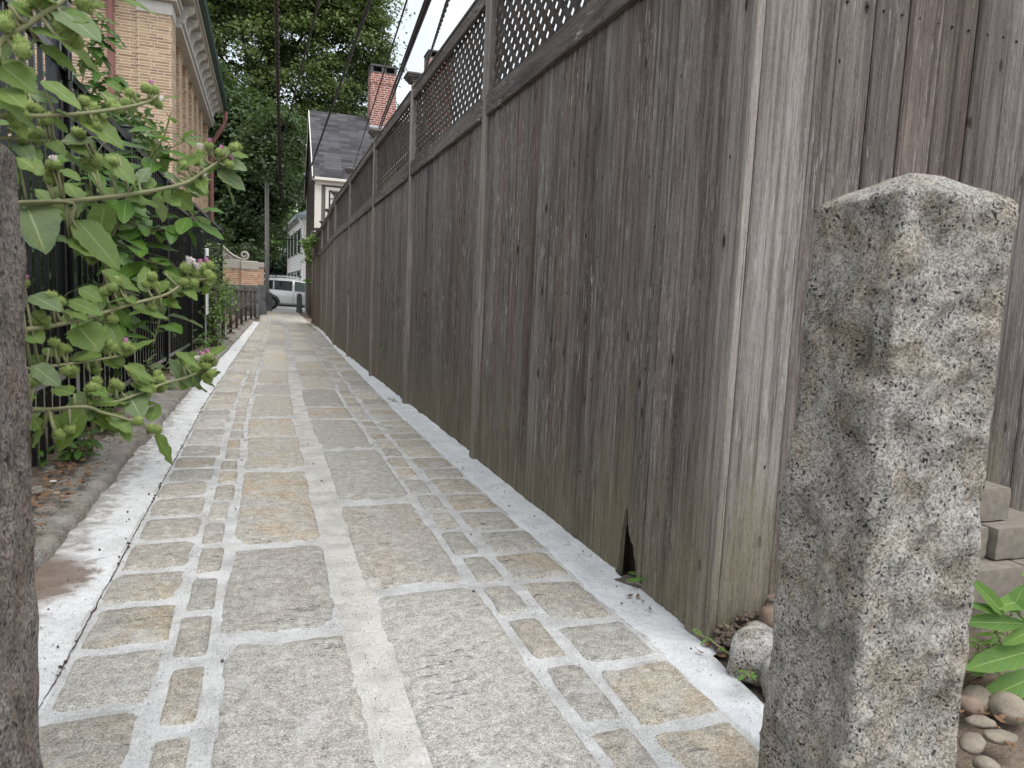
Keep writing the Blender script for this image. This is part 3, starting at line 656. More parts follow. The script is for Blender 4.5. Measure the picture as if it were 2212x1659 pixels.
mb = MB(); mb.box(-.8625, -.861, 12.30, 12.40, 1.08, 1.14); mb.box(-.8625, -.861, 12.32, 12.38, 1.16, 1.18); mb.build('mark', plain('sign_ink', (.03, .03, .03), .6), o)
# ------------------------------------------------------------------ tan brick building
M_TAN = brick_mat('tan_roman_brick', (.42, .30, .19), (.245, .155, .10), (.54, .45, .345), .40, .066, .0085, alt=(.16, .10, .085))
M_LIME = plain('limestone', (.37, .345, .305), .85, .16, 6., bump=.004); M_LIMEW = plain('pale_limestone', (.44, .425, .395), .8, .16, 5., bump=.003)
M_COPPER = plain('green_gutter', (.035, .085, .075), .5, .2, 6.); M_PIPE = plain('oxblood_pipe', (.20, .085, .075), .5, .18, 9.)
M_SLATE = plain('slate', (.10, .10, .105), .8, .3, 5.)
bl = thing('brick_building', 'tan brick building with pilasters, bracketed stone cornice and green gutter', 'building', (-3, 25, 0))
mb = MB(); mb.box(-9, -2.55, 19.45, 31.2, -.1, 7.9); mb.box(-9, -2.84, 19.25, 19.449, -.1, 7.6); mb.build('wall', M_TAN, bl)
mb = MB(); mb.box(-2.83, -2.1, 19.2, 19.98, -.1, 7.31); mb.build('pilaster', M_TAN, bl)
mb = MB(); mb.box(-9.05, -2.06, 19.15, 31.25, -.1, .9, .02); mb.build('plinth', M_LIME, bl)
for k in range(6):
    y = 21.6 + 1.72 * k; mb = MB(); mb.box(-2.549, -2.2, y, y + .80, .9, 7.2)
    mb.box(-2.549, -2.17, y - .03, y + .83, 7.2, 7.325, .01)
    if y < 30: mb.build('pilaster', M_TAN, bl)
mb = MB(); mb.box(-2.549, -2.15, 30.75, 31.2, .9, 7.32); mb.build('pilaster', M_TAN, bl)
mb = MB(); mb.box(-2.84, -2.085, 19.185, 19.99, 7.315, 7.60, .008); mb.build('frieze', M_LIMEW, bl)
mb = MB(); mb.box(-9.0, -1.98, 19.06, 19.95, 7.605, 7.7, .01); mb.box(-9, -1.93, 18.98, 20.0, 7.701, 7.78, .01); mb.box(-3.0, -1.97, 20.0, 31.2, 7.33, 7.45, .01); mb.box(-3.0, -1.91, 20.0, 31.25, 7.451, 7.56, .012); mb.build('architrave', M_LIMEW, bl)
mb = MB(); mb.box(-9.0, -1.99, 20.0, 31.2, 7.561, 7.93); mb.box(-9.0, -1.60, 18.8, 31.4, 8.0, 8.1, .015); mb.box(-9.0, -1.67, 18.86, 31.34, 7.931, 8.0, .01); mb.build('cornice', M_LIME, bl)
def bracket(M_):
    mb = MB(); pr = [(0, 7.425), (.07, 7.425), (.1, 7.46), (.10, 7.53), (.14, 7.58), (.2, 7.62), (.26, 7.66), (.29, 7.70), (.29, 7.78), (0, 7.78)]
    pr = [(a_, z_ + .15) for a_, z_ in pr]; n = len(pr); vs = [M_ @ Vector((a, -.13, z)) for a, z in pr] + [M_ @ Vector((a, .13, z)) for a, z in pr]
    mb.add(vs, [tuple(range(n)), tuple(range(2 * n - 1, n - 1, -1))] + [(i, n + i, n + (i + 1) % n, (i + 1) % n) for i in range(n)])
    for s_ in (-1, 1):
        mb.tube([M_ @ Vector((.2, s_ * .128, 7.85)), M_ @ Vector((.2, s_ * .15, 7.85))], .045, 10)
    return mb.build('bracket', M_LIMEW, bl)
for k in range(12): bracket(Matrix.Translation((-1.989, 20.25 + .92 * k, 0)))
mb = MB()
for a, b in (((-1.52, 18.75, 8.14), (-1.52, 31.45, 8.14)), ((-1.52, 18.72, 8.14), (-9, 18.72, 8.14))):
    mb.bar(a, b, .14, .11); mb.bar((a[0] + (.075 if a[0] == b[0] else 0), a[1], a[2] + .05), (b[0] + (.075 if a[0] == b[0] else 0), b[1], b[2] + .05), .03, .03)
mb.build('gutter', M_COPPER, bl)
mb = MB(); mb.add([(-9, 18.7, 8.2), (-1.5, 18.7, 8.2), (-1.5, 31.5, 8.2), (-9, 31.5, 8.2), (-6, 22.5, 10.4), (-6, 28, 10.4)], [(0, 1, 4), (1, 2, 5, 4), (2, 3, 5), (3, 0, 4, 5)]); mb.build('roof', M_SLATE, bl)
mb = MB(); mb.box(-3.43, -3.30, 19.12, 19.235, 0, 7.9, .02); mb.build('downpipe', M_PIPE, bl)
mb = MB(); mb.tube([(-1.52, 31.3, 8.0), (-1.52, 31.3, 7.72), (-1.62, 31.3, 7.4), (-2.0, 31.28, 6.75), (-2.03, 31.28, 6.5), (-2.03, 31.28, 0)], .075, 10); mb.build('downpipe', M_PIPE, bl)
# ------------------------------------------------------------------ garden wall with scroll, piers and rough granite base
M_TANW = brick_mat('tan_brick_pier', (.50, .30, .185), (.33, .175, .115), (.55, .45, .36), .34, .074, .010)
gw = thing('garden_wall', 'tan brick pier wall on a rough dark granite base with a carved stone scroll', 'wall', (-.5, 28, 0))
mb = MB()
def rock_wall(x0, x1, y, z0, z1, nrm, sx_=.5, rows=3, amp=.05):
    nx_, nz_ = 40, 40
    for r_ in range(rows):
        za, zb = z0 + (z1 - z0) * r_ / rows, z0 + (z1 - z0) * (r_ + 1) / rows; n = max(1, round(abs(x1 - x0) / sx_))
        for k in range(n):
            a, b = x0 + (x1 - x0) * k / n, x0 + (x1 - x0) * (k + 1) / n; vs = []; g = 9
            for j in range(g):
                for i in range(g):
                    u, v = i / (g - 1), j / (g - 1); e = min(u, 1 - u, v, 1 - v)
                    dd = amp * (.35 + .9 * fbm(a * 3 + u * 1.3 + r_ * 5, v * 1.4 + k * 3.7, r_)) * min(1, e * 5)
                    p = a + (b - a) * u; z = za + (zb - za) * v
                    vs.append((p, y - dd, z) if nrm == 'y' else (y + dd, p, z))
            fs = [(j * g + i, j * g + i + 1, (j + 1) * g + i + 1, (j + 1) * g + i) for j in range(g - 1) for i in range(g - 1)]
            if nrm == 'x': fs = [f for f in fs]
            mb.add(vs, fs)
rock_wall(-2.3, -.21, 27.93, -.05, 1.22, 'y', .52, 2, .10); rock_wall(27.93, 30.4, -.21, .4, 1.22, 'x', .6, 1, .05)
mb.box(-2.3, -.212, 27.932, 30.4, -.05, 1.222)
mb.build('granite_base', G_DARK, gw)
mb = MB(); mb.box(-2.25, -.84, 28.06, 28.9, 1.223, 1.80); mb.box(-.84, -.26, 27.98, 28.9, 1.223, 1.78); mb.build('brick_face', M_TANW, gw)
mb = MB(); mb.box(-2.25, -.842, 28.03, 28.95, 1.801, 2.13, .02); mb.box(-.86, -.245, 27.95, 28.95, 1.781, 2.11, .03); mb.build('coping', M_LIME, gw)
# scroll: volute band over a rising carved panel
sc_ = MB(); pts = []
cx_, cz_ = -.74, 2.31
for k in range(40):
    a = -math.pi * .5 + k / 39 * math.pi * 2.6; r_ = .155 * (1 - k / 39 * .8); pts.append((cx_ + r_ * math.cos(a) * 1.0, cz_ + r_ * math.sin(a)))
sweep = [(-2.2, 2.72), (-1.9, 2.70), (-1.62, 2.66), (-1.45, 2.56), (-1.28, 2.40), (-1.1, 2.27), (-.92, 2.19), (-.74, 2.155)]
full = sweep + pts[1:]
for y0_, rr in ((28.12, .035), (28.2, .05)): sc_.tube([(a, y0_, b) for a, b in full], rr, 8)
for (a, b), (c_, d_) in zip(sweep, sweep[1:]):
    sc_.add([(a, 28.14, 2.13), (c_, 28.14, 2.13), (c_, 28.14, d_ - .03), (a, 28.14, b - .03), (a, 28.3, 2.13), (c_, 28.3, 2.13), (c_, 28.3, d_), (a, 28.3, b)], [(0, 1, 2, 3), (7, 6, 5, 4), (3, 2, 6, 7), (1, 0, 4, 5)])
for q in range(4):
    c0 = (-1.95 + q * .22, 2.45 - .07 * q); sc_.tube([(c0[0] + .07 * math.cos(a / 10 * 9) * (1 - a / 13), 28.13, c0[1] + .07 * math.sin(a / 10 * 9) * (1 - a / 13)) for a in range(11)], .016, 6)
sc_.build('scroll', M_LIME, gw, smooth=True)
gp = thing('stone_pier', 'lower brick pier on dark granite, set back beside the utility pole', 'pier', (-.3, 31.5, 0))
mb = MB(); mb.box(-1.2, -.06, 31.3, 34.6, 1.3, 1.98); mb.build('brick_face', M_TANW, gp)
mb = MB(); mb.box(-1.25, -.04, 31.25, 34.65, 1.981, 2.2, .02); mb.build('coping', M_LIME, gp)
mb = MB(); rock_wall(-1.2, -.02, 31.2, -.02, 1.3, 'y', .6, 2, .05); rock_wall(30.42, 34.8, -.0, -.02, .62, 'x', .9, 1, .08); mb.box(-1.2, -.02, 31.2, 34.6, -.02, 1.299)
mb.add([(-.2, 30.42, -.02), (.0, 30.42, -.02), (.0, 34.8, .1), (-.2, 34.8, .1), (-.2, 30.42, .75), (-.0, 30.42, .62), (-.0, 34.8, .62), (-.2, 34.8, .75)], [(0, 1, 5, 4), (1, 2, 6, 5), (4, 5, 6, 7), (2, 3, 7, 6)])
mb.build('granite_base', G_DARK, gp)
# rusty pipe railing beside basement steps
M_RUST = plain('rusty_pipe', (.085, .062, .052), .75, .35, 25.)
RP = [(-.80, 13.0), (-.77, 14.95), (-.72, 16.9), (-.67, 19.0), (-.62, 21.2), (-.57, 23.7), (-.45, 25.5), (-.34, 27.2)]
rl = thing('pipe_railing', 'rusty brown pipe railing with two rails beside the basement steps', 'railing', (-.8, 13, 0))
for x, y in RP:
    mb = MB(); mb.tube([(x, y, .09), (x, y, 1.0)], .033, 10); mb.blob((x, y, 1.02), .045, 10, 8, 0); o = mb.build('post', M_RUST, rl, smooth=True)
    mb = MB(); mb.box(x - .1, x + .1, y - .13, y + .13, .088, .10, .003); mb.build('foot_plate', M_RUST, o)
for z in (1.02, .55):
    mb = MB(); mb.tube([(x, y, z) for x, y in RP], .03, 10); mb.build('rail', M_RUST, rl, smooth=True)
M_STEP = plain('yellowish_concrete', (.50, .40, .24), .9, .3, 5.)  # one yellowish tone over the whole treads
sp_ = thing('basement_steps', 'pale concrete steps with yellowish treads behind the pipe railing', 'steps', (-1.4, 20, 0))
for k in range(5):
    mb = MB(); mb.box(-2.0, -.95, 18.2 + k * .42, 18.2 + k * .42 + .40, .1, .14 + .0 * k + .10 * k, .01); mb.build('tread', M_STEP, sp_)
mb = MB(); mb.box(-.93, -.74, 15.3, 15.62, .09, .36, .012); tag(mb.build('concrete_block', M_PAV), 'grey concrete block standing at the foot of the pipe railing', 'block')
# ------------------------------------------------------------------ dark shingled house on the right
M_SHING = brick_mat('asphalt_shingle', (.075, .075, .082), (.022, .022, .026), (.018, .018, .02), .85, .17, .006, rough=.95)
def roof_mat(name):
    t = NT(name); p = t.pos(); v = t.comb(t.sep(p, 0), t.math('MULTIPLY', t.sep(p, 2), 1.4), 0.)
    q = t.t.nodes.new('ShaderNodeTexBrick'); q.offset = .43; q.squash = .6; q.squash_frequency = 2
    for k, val in (('Vector', v), ('Color1', (.095, .093, .098, 1)), ('Color2', (.022, .022, .025, 1)), ('Mortar', (.02, .02, .022, 1)), ('Scale', 1.), ('Mortar Size', .008), ('Brick Width', .75), ('Row Height', .19)): t.put(q.inputs[k], val)
    c = t.mix(t.math('MULTIPLY', t.noise(t.mapv(p, (1.1, 3, 6)), 1, 3), .5), q.outputs[0], (.07, .068, .072))
    return t.done(c, .95, t.bump(q.outputs[1], .5, -.01))
M_ROOF = roof_mat('shingle_roof')
M_CLAPD = plain('dark_clapboard', (.13, .11, .098), .85, .3, 5.); M_CREAM = plain('cream_trim', (.70, .67, .61), .6, .06, 4.)
M_REDB = brick_mat('red_chimney_brick', (.27, .085, .06), (.16, .05, .04), (.52, .42, .38), .30, .095, .013)
M_CAP = plain('chimney_cap', (.09, .085, .085), .9, .3, 6.)
M_BLACK = plain('black_trim', (.02, .02, .022), .5); M_PANE = plain('curtained_pane', (.55, .57, .57), .15, .12, 1.2, spec=.8)
def clap(mb, p0, p1, z0, z1, ex, n_, th=.018):
    p0, p1, n_ = Vector((*p0, 0)), Vector((*p1, 0)), Vector((*n_, 0)); z = z0
    while z < z1 - .01:
        e = min(z1, z + ex); a, b = n_ * th, n_ * .002; U = lambda q, off, zz: q + off + Vector((0, 0, zz))
        mb.add([U(p0, a, z), U(p1, a, z), U(p1, b, e), U(p0, b, e), U(p0, b, z), U(p1, b, z)], [(0, 1, 2, 3), (4, 5, 1, 0)]); z += ex
gh = thing('shingled_house', 'dark shingled house with cream trim, grey shingle roof and red brick chimneys behind the fence', 'house', (5, 33, 0))
HX, HY0, HY1, HE, HR = 1.90, 30.6, 37.0, 5.86, 8.98
mb = MB(); mb.box(HX, 12, HY0, HY1, -.05, HE); mb.add([(HX, HY0, HE), (HX, HY1, HE), (HX, 33.8, HR)], [(0, 1, 2)]); clap(mb, (HX, HY1), (HX, HY0), .1, HE + .0, .14, (-1, 0), .034); mb.build('wall', M_CLAPD, gh)
mb = MB(); clap(mb, (HX, HY0), (12, HY0), .1, 5.5, .16, (0, -1), .014); mb.build('shingle_face', plain('grey_wall_shingle', (.16, .145, .13), .9, .3, 5.), gh)
mb = MB(); ov = .22
yA, zA = HY0 - ov, HE - ov * (HR - HE) / 3.2
for (ya, za) in ((yA, zA), (HY1 + ov, zA)):
    mb.add([(HX - .12, ya, za), (12.2, ya, za), (12.2, 33.8, HR), (HX - .12, 33.8, HR), (HX - .12, ya, za + .09), (12.2, ya, za + .09), (12.2, 33.8, HR + .09), (HX - .12, 33.8, HR + .09)], [(0, 1, 2, 3), (7, 6, 5, 4), (0, 4, 5, 1), (3, 7, 4, 0)])
mb.build('roof', M_ROOF, gh)
mb = MB()
for s_ in (-1, 1): mb.bar((HX - .135, 33.8 + s_ * (3.2 + ov), zA + .0), (HX - .135, 33.8, HR + .0), .03, .17, up=(0, -s_ * .7, 1))
mb.build('rake_board', M_CREAM, gh)
mb = MB(); mb.box(HX - .1, 12, HY0 - .2, HY0 - .0151, HE - .30, HE - .1, .01); mb.box(HX - .06, 12, HY0 - .3, HY0 - .201, zA - .06, zA + .05, .01); mb.box(HX - .02, 12, HY0 - .09, HY0 - .0152, HE - .42, HE - .301, .01); mb.build('eave_trim', M_CREAM, gh)
mb = MB(); mb.box(HX - .03, HX + .23, HY0 - .04, HY0 + .10, .0, HE - .42); mb.box(HX - .035, HX - .019, HY1 - .28, HY1 + .02, 0, HE - .1); mb.build('corner_board', M_CREAM, gh)
wn_ = MB(); WX0, WX1, WZ0, WZ1 = 2.42, 3.27, 3.75, 5.14
for b in ((WX0 - .13, WX0, WZ0 - .1, WZ1 + .1), (WX1, WX1 + .16, WZ0 - .1, WZ1 + .1), (WX0 - .13, WX1 + .16, WZ1 + .101, WZ1 + .22), (WX0 - .2, WX1 + .2, WZ0 - .22, WZ0 - .101)): wn_.box(b[0], b[1], HY0 - .08, HY0 - .016, b[2], b[3], .005)
fr = wn_.build('window', M_CREAM, gh)
mb = MB(); mb.box(WX0, WX1, HY0 - .03, HY0 - .0155, WZ0 - .1, WZ1 + .1); mb.build('pane', M_PANE, fr)
mb = MB(); zc_ = (WZ0 + WZ1) / 2
for z in (WZ0 - .07, zc_, WZ1 + .07): mb.box(WX0, WX1, HY0 - .062, HY0 - .031, z - .035, z + .035)
for x in (WX0 + .03, WX1 - .03): mb.box(x - .03, x + .03, HY0 - .0625, HY0 - .031, WZ0 - .1, WZ1 + .1)
for k in (1, 2, 3): x = WX0 + (WX1 - WX0) * k / 4; mb.box(x - .014, x + .014, HY0 - .058, HY0 - .031, WZ0, WZ1)
for k in (1, 2, 4, 5): z = WZ0 + (WZ1 - WZ0) * k / 6; mb.box(WX0, WX1, HY0 - .0585, HY0 - .031, z - .014, z + .014)
mb.build('sash', M_BLACK, fr)
def chimney(x0, x1, y0, y1, zb, zt):
    mb = MB(); mb.box(x0, x1, y0, y1, zb, zt - .34); mb.box(x0 - .02, x1 + .02, y0 - .02, y1 + .02, zt - .78, zt - .70); o = mb.build('chimney', M_REDB, gh)
    mb = MB(); w_ = (x1 - x0) / 3
    mb.box(x0, x1, y0, y1, zt - .339, zt - .28); mb.box(x0 - .03, x1 + .03, y0 - .03, y1 + .03, zt - .06, zt + .02, .01)
    for k in range(3): c = x0 + (x1 - x0) * k / 2; mb.box(max(x0, c - .1), min(x1, c + .1), y0, y1, zt - .279, zt - .061)
    mb.build('cap', M_CAP, o)
    mb = MB(); mb.box(x0 - .03, x1 + .05, y0 - .05, y1 + .03, zb, zb + .42); mb.build('flashing', M_GREYM, o)
chimney(4.38, 5.52, 33.3, 34.3, 8.2, 11.25); chimney(6.95, 8.1, 33.3, 34.3, 8.2, 12.25)
# small gabled wing whose white rake shows over the fence
mb = MB(); mb.box(3.9, 6.5, 28.4, 30.55, 0, 5.0); mb.build('wing_wall', M_CREAM, gh)
mb = MB(); mb.add([(3.7, 28.2, 4.85), (5.2, 28.2, 6.6), (6.7, 28.2, 4.85), (3.7, 30.5, 4.85), (5.2, 30.5, 6.6), (6.7, 30.5, 4.85)], [(0, 1, 4, 3), (1, 2, 5, 4)]); mb.build('wing_roof', M_ROOF, gh)
mb = MB(); mb.bar((3.68, 28.18, 4.88), (5.2, 28.18, 6.64), .05, .2, up=(-.7, 0, 1)); mb.bar((6.72, 28.18, 4.88), (5.2, 28.18, 6.64), .05, .2, up=(.7, 0, 1)); mb.add([(3.9, 28.39, 4.9), (6.5, 28.39, 4.9), (5.2, 28.39, 6.4)], [(0, 1, 2)]); mb.build('wing_gable', M_CREAM, gh)
# ------------------------------------------------------------------ white clapboard house beyond the street
wh = thing('clapboard_house', 'white clapboard house with shuttered windows beyond the street', 'house', (6, 56, 0))
A, B, C_ = Vector((1.75, 61)), Vector((2.32, 50)), Vector((11, 50.5)); D_ = A + (C_ - B)
mb = MB(); q = [A, B, C_, D_]; mb.prism([(p.x, p.y) for p in q], -.05, 6.1); nA = Vector((-(B - A).y, (B - A).x)).normalized(); nA = nA if nA.x < 0 else -nA
clap(mb, A, B, .2, 5.9, .2, nA, .06); clap(mb, B, C_, .2, 5.9, .14, (0, -1), .03); mb.build('wall', M_WHITE, wh)
mb = MB(); e = .45; QQ = [A + Vector((-e, e)), B + Vector((-e, -e)), C_ + Vector((e, -e)), D_ + Vector((e, e))]
top = [Vector((6, 53.5)), Vector((6.4, 58))]
mb.add([(p.x, p.y, 6.15) for p in QQ] + [(top[0].x, top[0].y, 8.4), (top[1].x, top[1].y, 8.4)], [(1, 2, 4), (2, 3, 5, 4), (3, 0, 5), (0, 1, 4, 5)]); mb.prism([(p.x, p.y) for p in QQ], 5.95, 6.149); mb.build('roof', plain('pale_roof', (.33, .36, .38), .7, .15, 4.), wh)
mb = MB()
for p in (B, A): mb.box(p.x - .09, p.x + .14, p.y - .1, p.y + .1, 0, 5.95)
mb.build('corner_board', M_CREAM, wh)
M_SHUT = plain('dark_shutter', (.05, .045, .045), .7)
tAB = (B - A).normalized(); LAB = (B - A).length
for zz in (.9, 3.7):
    for k in range(4):
        c = A + tAB * (LAB * (.12 + .24 * k)); o0 = c + nA * .032; f1 = MB(); P3 = lambda s_, d_, z: (o0.x + tAB.x * s_ + nA.x * d_, o0.y + tAB.y * s_ + nA.y * d_, z)
        def slab(mb_, s0_, s1_, d0_, d1_, z0_, z1_): mb_.add([P3(s0_, d0_, z0_), P3(s1_, d0_, z0_), P3(s1_, d1_, z0_), P3(s0_, d1_, z0_), P3(s0_, d0_, z1_), P3(s1_, d0_, z1_), P3(s1_, d1_, z1_), P3(s0_, d1_, z1_)], [(3, 2, 1, 0), (4, 5, 6, 7), (0, 1, 5, 4), (1, 2, 6, 5), (2, 3, 7, 6), (3, 0, 4, 7)])
        slab(f1, -.48, .48, 0, .04, zz, zz + 1.7); fw = f1.build('window', M_CREAM, wh)
        f1 = MB(); slab(f1, -.4, .4, .041, .05, zz + .08, zz + 1.62); f1.build('pane', glass_mat('dark_pane') if 'dark_pane' not in bpy.data.materials else bpy.data.materials['dark_pane'], fw)
        for s_ in (-.78, .5): f1 = MB(); slab(f1, s_, s_ + .28, 0, .06, zz, zz + 1.7); f1.build('shutter', M_SHUT, fw)
mb = MB(); mb.tube([(B.x - .3, B.y - .3, 6.0), (B.x - .1, B.y - .15, 5.6), (B.x - .02, B.y - .13, 5.5), (B.x - .02, B.y - .13, .1)], .05, 8); mb.build('downpipe', M_WHITE, wh)
# ------------------------------------------------------------------ utility pole and overhead cables
up_ = thing('utility_pole', 'tall weathered grey wooden utility pole beside the lane end', 'utility pole', (.09, 37.2, .13))
mb = MB(); mb.tube([(.09, 37.2, .0), (.06, 37.2, 4), (.02, 37.2, 8.4)], [.105, .10, .09], 14); mb.build('shaft', plain('pole_wood', (.34, .33, .315), .9, .3, 20.), up_, smooth=True)
mb = MB(); mb.tube([(-.10, 37.05, .0), (-.10, 37.05, 2.4)], .035, 8); mb.build('conduit', M_GREYM, up_)
mb = MB(); mb.bar((.02, 37.05, 6.6), (.75, 36.6, 6.6), .08, .1); mb.build('bracket_arm', M_GREYM, up_)
M_CABLE = plain('black_cable', (.02, .019, .02), .6, .2, 10.); M_CABR = plain('rusty_cable', (.055, .04, .036), .85, .5, 18.)
def cable(pts, r_, label, mat=None, twist=0., sag=0., n=7, seg=26):
    P_ = []; pts = [Vector(p) for p in pts]
    for a, b in zip(pts, pts[1:]):
        for k in range(seg): t_ = k / seg; P_.append(a.lerp(b, t_) - Vector((0, 0, sag * 4 * t_ * (1 - t_))))
    P_.append(pts[-1]); mb = MB()
    if twist:
        L = sum((q - p).length for p, q in zip(P_, P_[1:])); N = int(L / twist * 6); dense = []
        cum = [0]
        for p, q in zip(P_, P_[1:]): cum.append(cum[-1] + (q - p).length)
        for k in range(N + 1):
            s_ = cum[-1] * k / N; i = min(len(P_) - 2, max(j for j in range(len(cum)) if cum[j] <= s_ + 1e-9)); f_ = (s_ - cum[i]) / max(1e-9, cum[i + 1] - cum[i]); dense.append(P_[i].lerp(P_[i + 1], min(1, f_)))
        for ph in (0, math.pi):
            mb.tube([p + Vector((math.cos(k / 6 * 2 * math.pi + ph) * r_ * .6, 0, math.sin(k / 6 * 2 * math.pi + ph) * r_ * .6)) for k, p in enumerate(dense)], r_, n)
    else: mb.tube(P_, r_, n)
    o = mb.build('overhead_cable', mat or M_CABLE, smooth=True); return tag(o, label, 'cable', 'overhead cables above the lane')
ext = lambda a, b, t_: Vector(a) + (Vector(b) - Vector(a)) * t_
a, b = Vector((.28, 25, 10.2)), Vector((.66, 36.5, 5.6))
cable([ext(b, a, 1.35), b], .05, 'thick rusty spiral-wrapped cable hanging in front of the dark tree', M_CABR, twist=.5)
cable([b, (.78, 36.5, 5.2), (.72, 36.5, 6.6)], .03, 'short grey loop of slack cable at the foot of the thick rusty cable', M_CABR)
def line(p0, Y0, p1, Y1, r_, label, tw=0, more=.5, far=0., sag=0):
    A_, B_ = atY(*p0, Y0), atY(*p1, Y1); cable([ext(A_, B_, -more), ext(A_, B_, 1 + far)], r_, label, twist=tw, sag=sag)
line((690, 0), 14, (608, 310), 36, .018, 'thin twisted black cable crossing the tree crown to the pole arm', .5, .4)
A_, B_, C2 = atY(800, 0, 11), atY(673, 357, 30), atY(640, 420, 37)
cable([ext(A_, B_, -.5), B_, C2], .02, 'thick twisted black cable crossing in front of the grey roof', twist=.4)
line((879, 0), 10, (762, 367), 30, .014, 'single thin black wire passing left of the red chimney', 0, .5, .02)
line((920, 0), 9, (814, 288), 30.5, .024, 'left cable of the straight black pair passing the red chimney', 0, .5)
line((928, 0), 9, (818, 288), 30.5, .024, 'right cable of the straight black pair passing the red chimney', 0, .5)
line((968, 0), 7.5, (913, 168), 24, .016, 'wavy twisted black cable ending above the fence post cap', .9, .5)
cable([atY(380, 498, 41), atY(549, 512, 41), atY(665, 520, 41), atY(900, 545, 41)], .03, 'level black street cable crossing behind the utility pole')
cable([atY(640, 500, 44), atY(700, 530, 44)], .015, 'thin drooping street wire in front of the white house', sag=.3)
# ------------------------------------------------------------------ parked car
M_CAR = NT('silver_paint'); M_CAR.b.inputs['Coat Weight'].default_value = .8; M_CAR = M_CAR.done((.76, .76, .755), .25, metal=.05, spec=.5)
M_TYRE = plain('tyre_rubber', (.018, .018, .018), .85); M_RIM = plain('alloy', (.16, .16, .165), .4, .1, 10., metal=.9)
car = thing('parked_car', 'silver-white estate car parked across the end of the lane', 'car', (0, 0, 0))
def csec(t_):                  # station along the car (0 rear .. 1 front): belt, roof height and half widths
    pass
ST = [  # x, zlow, zbelt, ztop, wlow, wbelt, wtop
    (-2.32, .55, .86, .95, .60, .72, .66), (-2.27, .38, .92, 1.05, .74, .84, .72), (-2.12, .30, .98, 1.38, .84, .88, .70), (-1.95, .27, 1.0, 1.58, .88, .90, .66), (-1.5, .25, 1.0, 1.66, .90, .915, .66),
    (-.8, .24, .99, 1.69, .90, .92, .66), (0, .24, .97, 1.68, .90, .92, .66), (.45, .24, .96, 1.62, .90, .92, .65), (.8, .24, .95, 1.46, .90, .92, .66), (1.15, .25, .94, 1.2, .90, .91, .70), (1.4, .26, .93, 1.02, .89, .90, .74), (1.9, .28, .87, .93, .87, .88, .70), (2.2, .34, .74, .82, .78, .80, .62), (2.33, .45, .62, .66, .60, .62, .5)]
mb = MB(); vs = []; fs = []; n = 12
for (x, zl, zb, zt, wl, wb, wt) in ST:
    half = [(wl * .93, zl), (wl, zl + .08), (wl + .015, (zl + zb) / 2), (wb, zb - .03), ((wb * .35 + wt * .65), zb + (zt - zb) * .72), (wt * .86, zt - .02)]
    ring = [(x, -a, z) for a, z in half] + [(x, a, z) for a, z in half[::-1]]; vs += ring
for k in range(len(ST) - 1):
    for i in range(n):
        j = (i + 1) % n; fs.append((k * n + i, (k + 1) * n + i, (k + 1) * n + j, k * n + j))
fs += [tuple(range(n)), tuple(range((len(ST) - 1) * n + n - 1, (len(ST) - 1) * n - 1, -1))]
mb.add(vs, fs); body = mb.build('body', M_CAR, car)
sub = body.modifiers.new('sub', 'SUBSURF'); sub.levels = 1; sub.render_levels = 2
for p in body.data.polygons: p.use_smooth = True
M_CGL = glass_mat('car_glass', (.006, .008, .009), .06); M_CGLF = glass_mat('car_glass_clear', (.13, .17, .165), .06)
def side_w(x, z):              # half width of the body above the belt
    for s0_, s1_ in zip(ST, ST[1:]):
        if s0_[0] <= x <= s1_[0]:
            f_ = (x - s0_[0]) / (s1_[0] - s0_[0]); zb, zt, wb, wt = [s0_[i] + (s1_[i] - s0_[i]) * f_ for i in (2, 3, 5, 6)]; break
    u = max(0, min(1, (z - zb + .03) / (zt - zb))); return wb + (wb * .35 + wt * .65 - wb) * min(1, u / .75) + .006
def pane(poly, mat, off=.0):
    for s_ in (-1, 1):
        mb = MB(); vs = [(x, s_ * (side_w(x, z) + off), z) for x, z in poly] + [(x, s_ * (side_w(x, z) + off - .02), z) for x, z in poly]; n_ = len(poly)
        mb.add(vs, [tuple(range(n_)), tuple(range(2 * n_ - 1, n_ - 1, -1))] + [(i, (i + 1) % n_, n_ + (i + 1) % n_, n_ + i) for i in range(n_)]); mb.build('side_window', mat, car)
pane([(-1.95, 1.05), (-1.35, 1.03), (-1.35, 1.49), (-1.82, 1.46)], M_CGL); pane([(-1.31, 1.03), (-.42, 1.01), (-.42, 1.51), (-1.31, 1.49)], M_CGL)
pane([(-.32, 1.01), (.98, .98), (.72, 1.25), (.35, 1.45), (-.32, 1.51)], M_CGLF)
for s_ in (-1, 1):
    mb = MB()
    for x in (-.37, .95): mb.box(x - .006, x + .006, s_ * .93 - .004, s_ * .93 + .004, .36, .95)
    mb.box(-1.36, .96, s_ * .905 - .01, s_ * .905 + .01, .33, .345); mb.build('door_seam', M_BLACK, car)
    for x in (-.62, .2): mb = MB(); mb.box(x - .11, x + .11, s_ * .945 - .015, s_ * .945 + .015, .845, .875, .01); mb.build('door_handle', M_CAR, car)
    mb = MB(); mb.blob((.92, s_ * 1.02, 1.03), (.09, .12, .075), 10, 8, 0); mb.build('mirror', M_CAR, car, smooth=True)
    mb = MB(); mb.tube([(-1.75, s_ * .58, 1.70), (-.9, s_ * .6, 1.735), (.1, s_ * .6, 1.715), (.4, s_ * .58, 1.67)], .02, 8); mb.build('roof_rail', M_CAR, car)
    mb = MB(); mb.box(2.05, 2.24, s_ * .62 - .13, s_ * .62 + .13, .66, .78, .03); mb.build('headlight', M_WHITE, car)
    mb = MB(); mb.box(-2.30, -2.1, s_ * .74 - .1, s_ * .74 + .1, .86, 1.05, .03); mb.build('tail_light', plain('tail_red', (.25, .01, .01), .3), car)
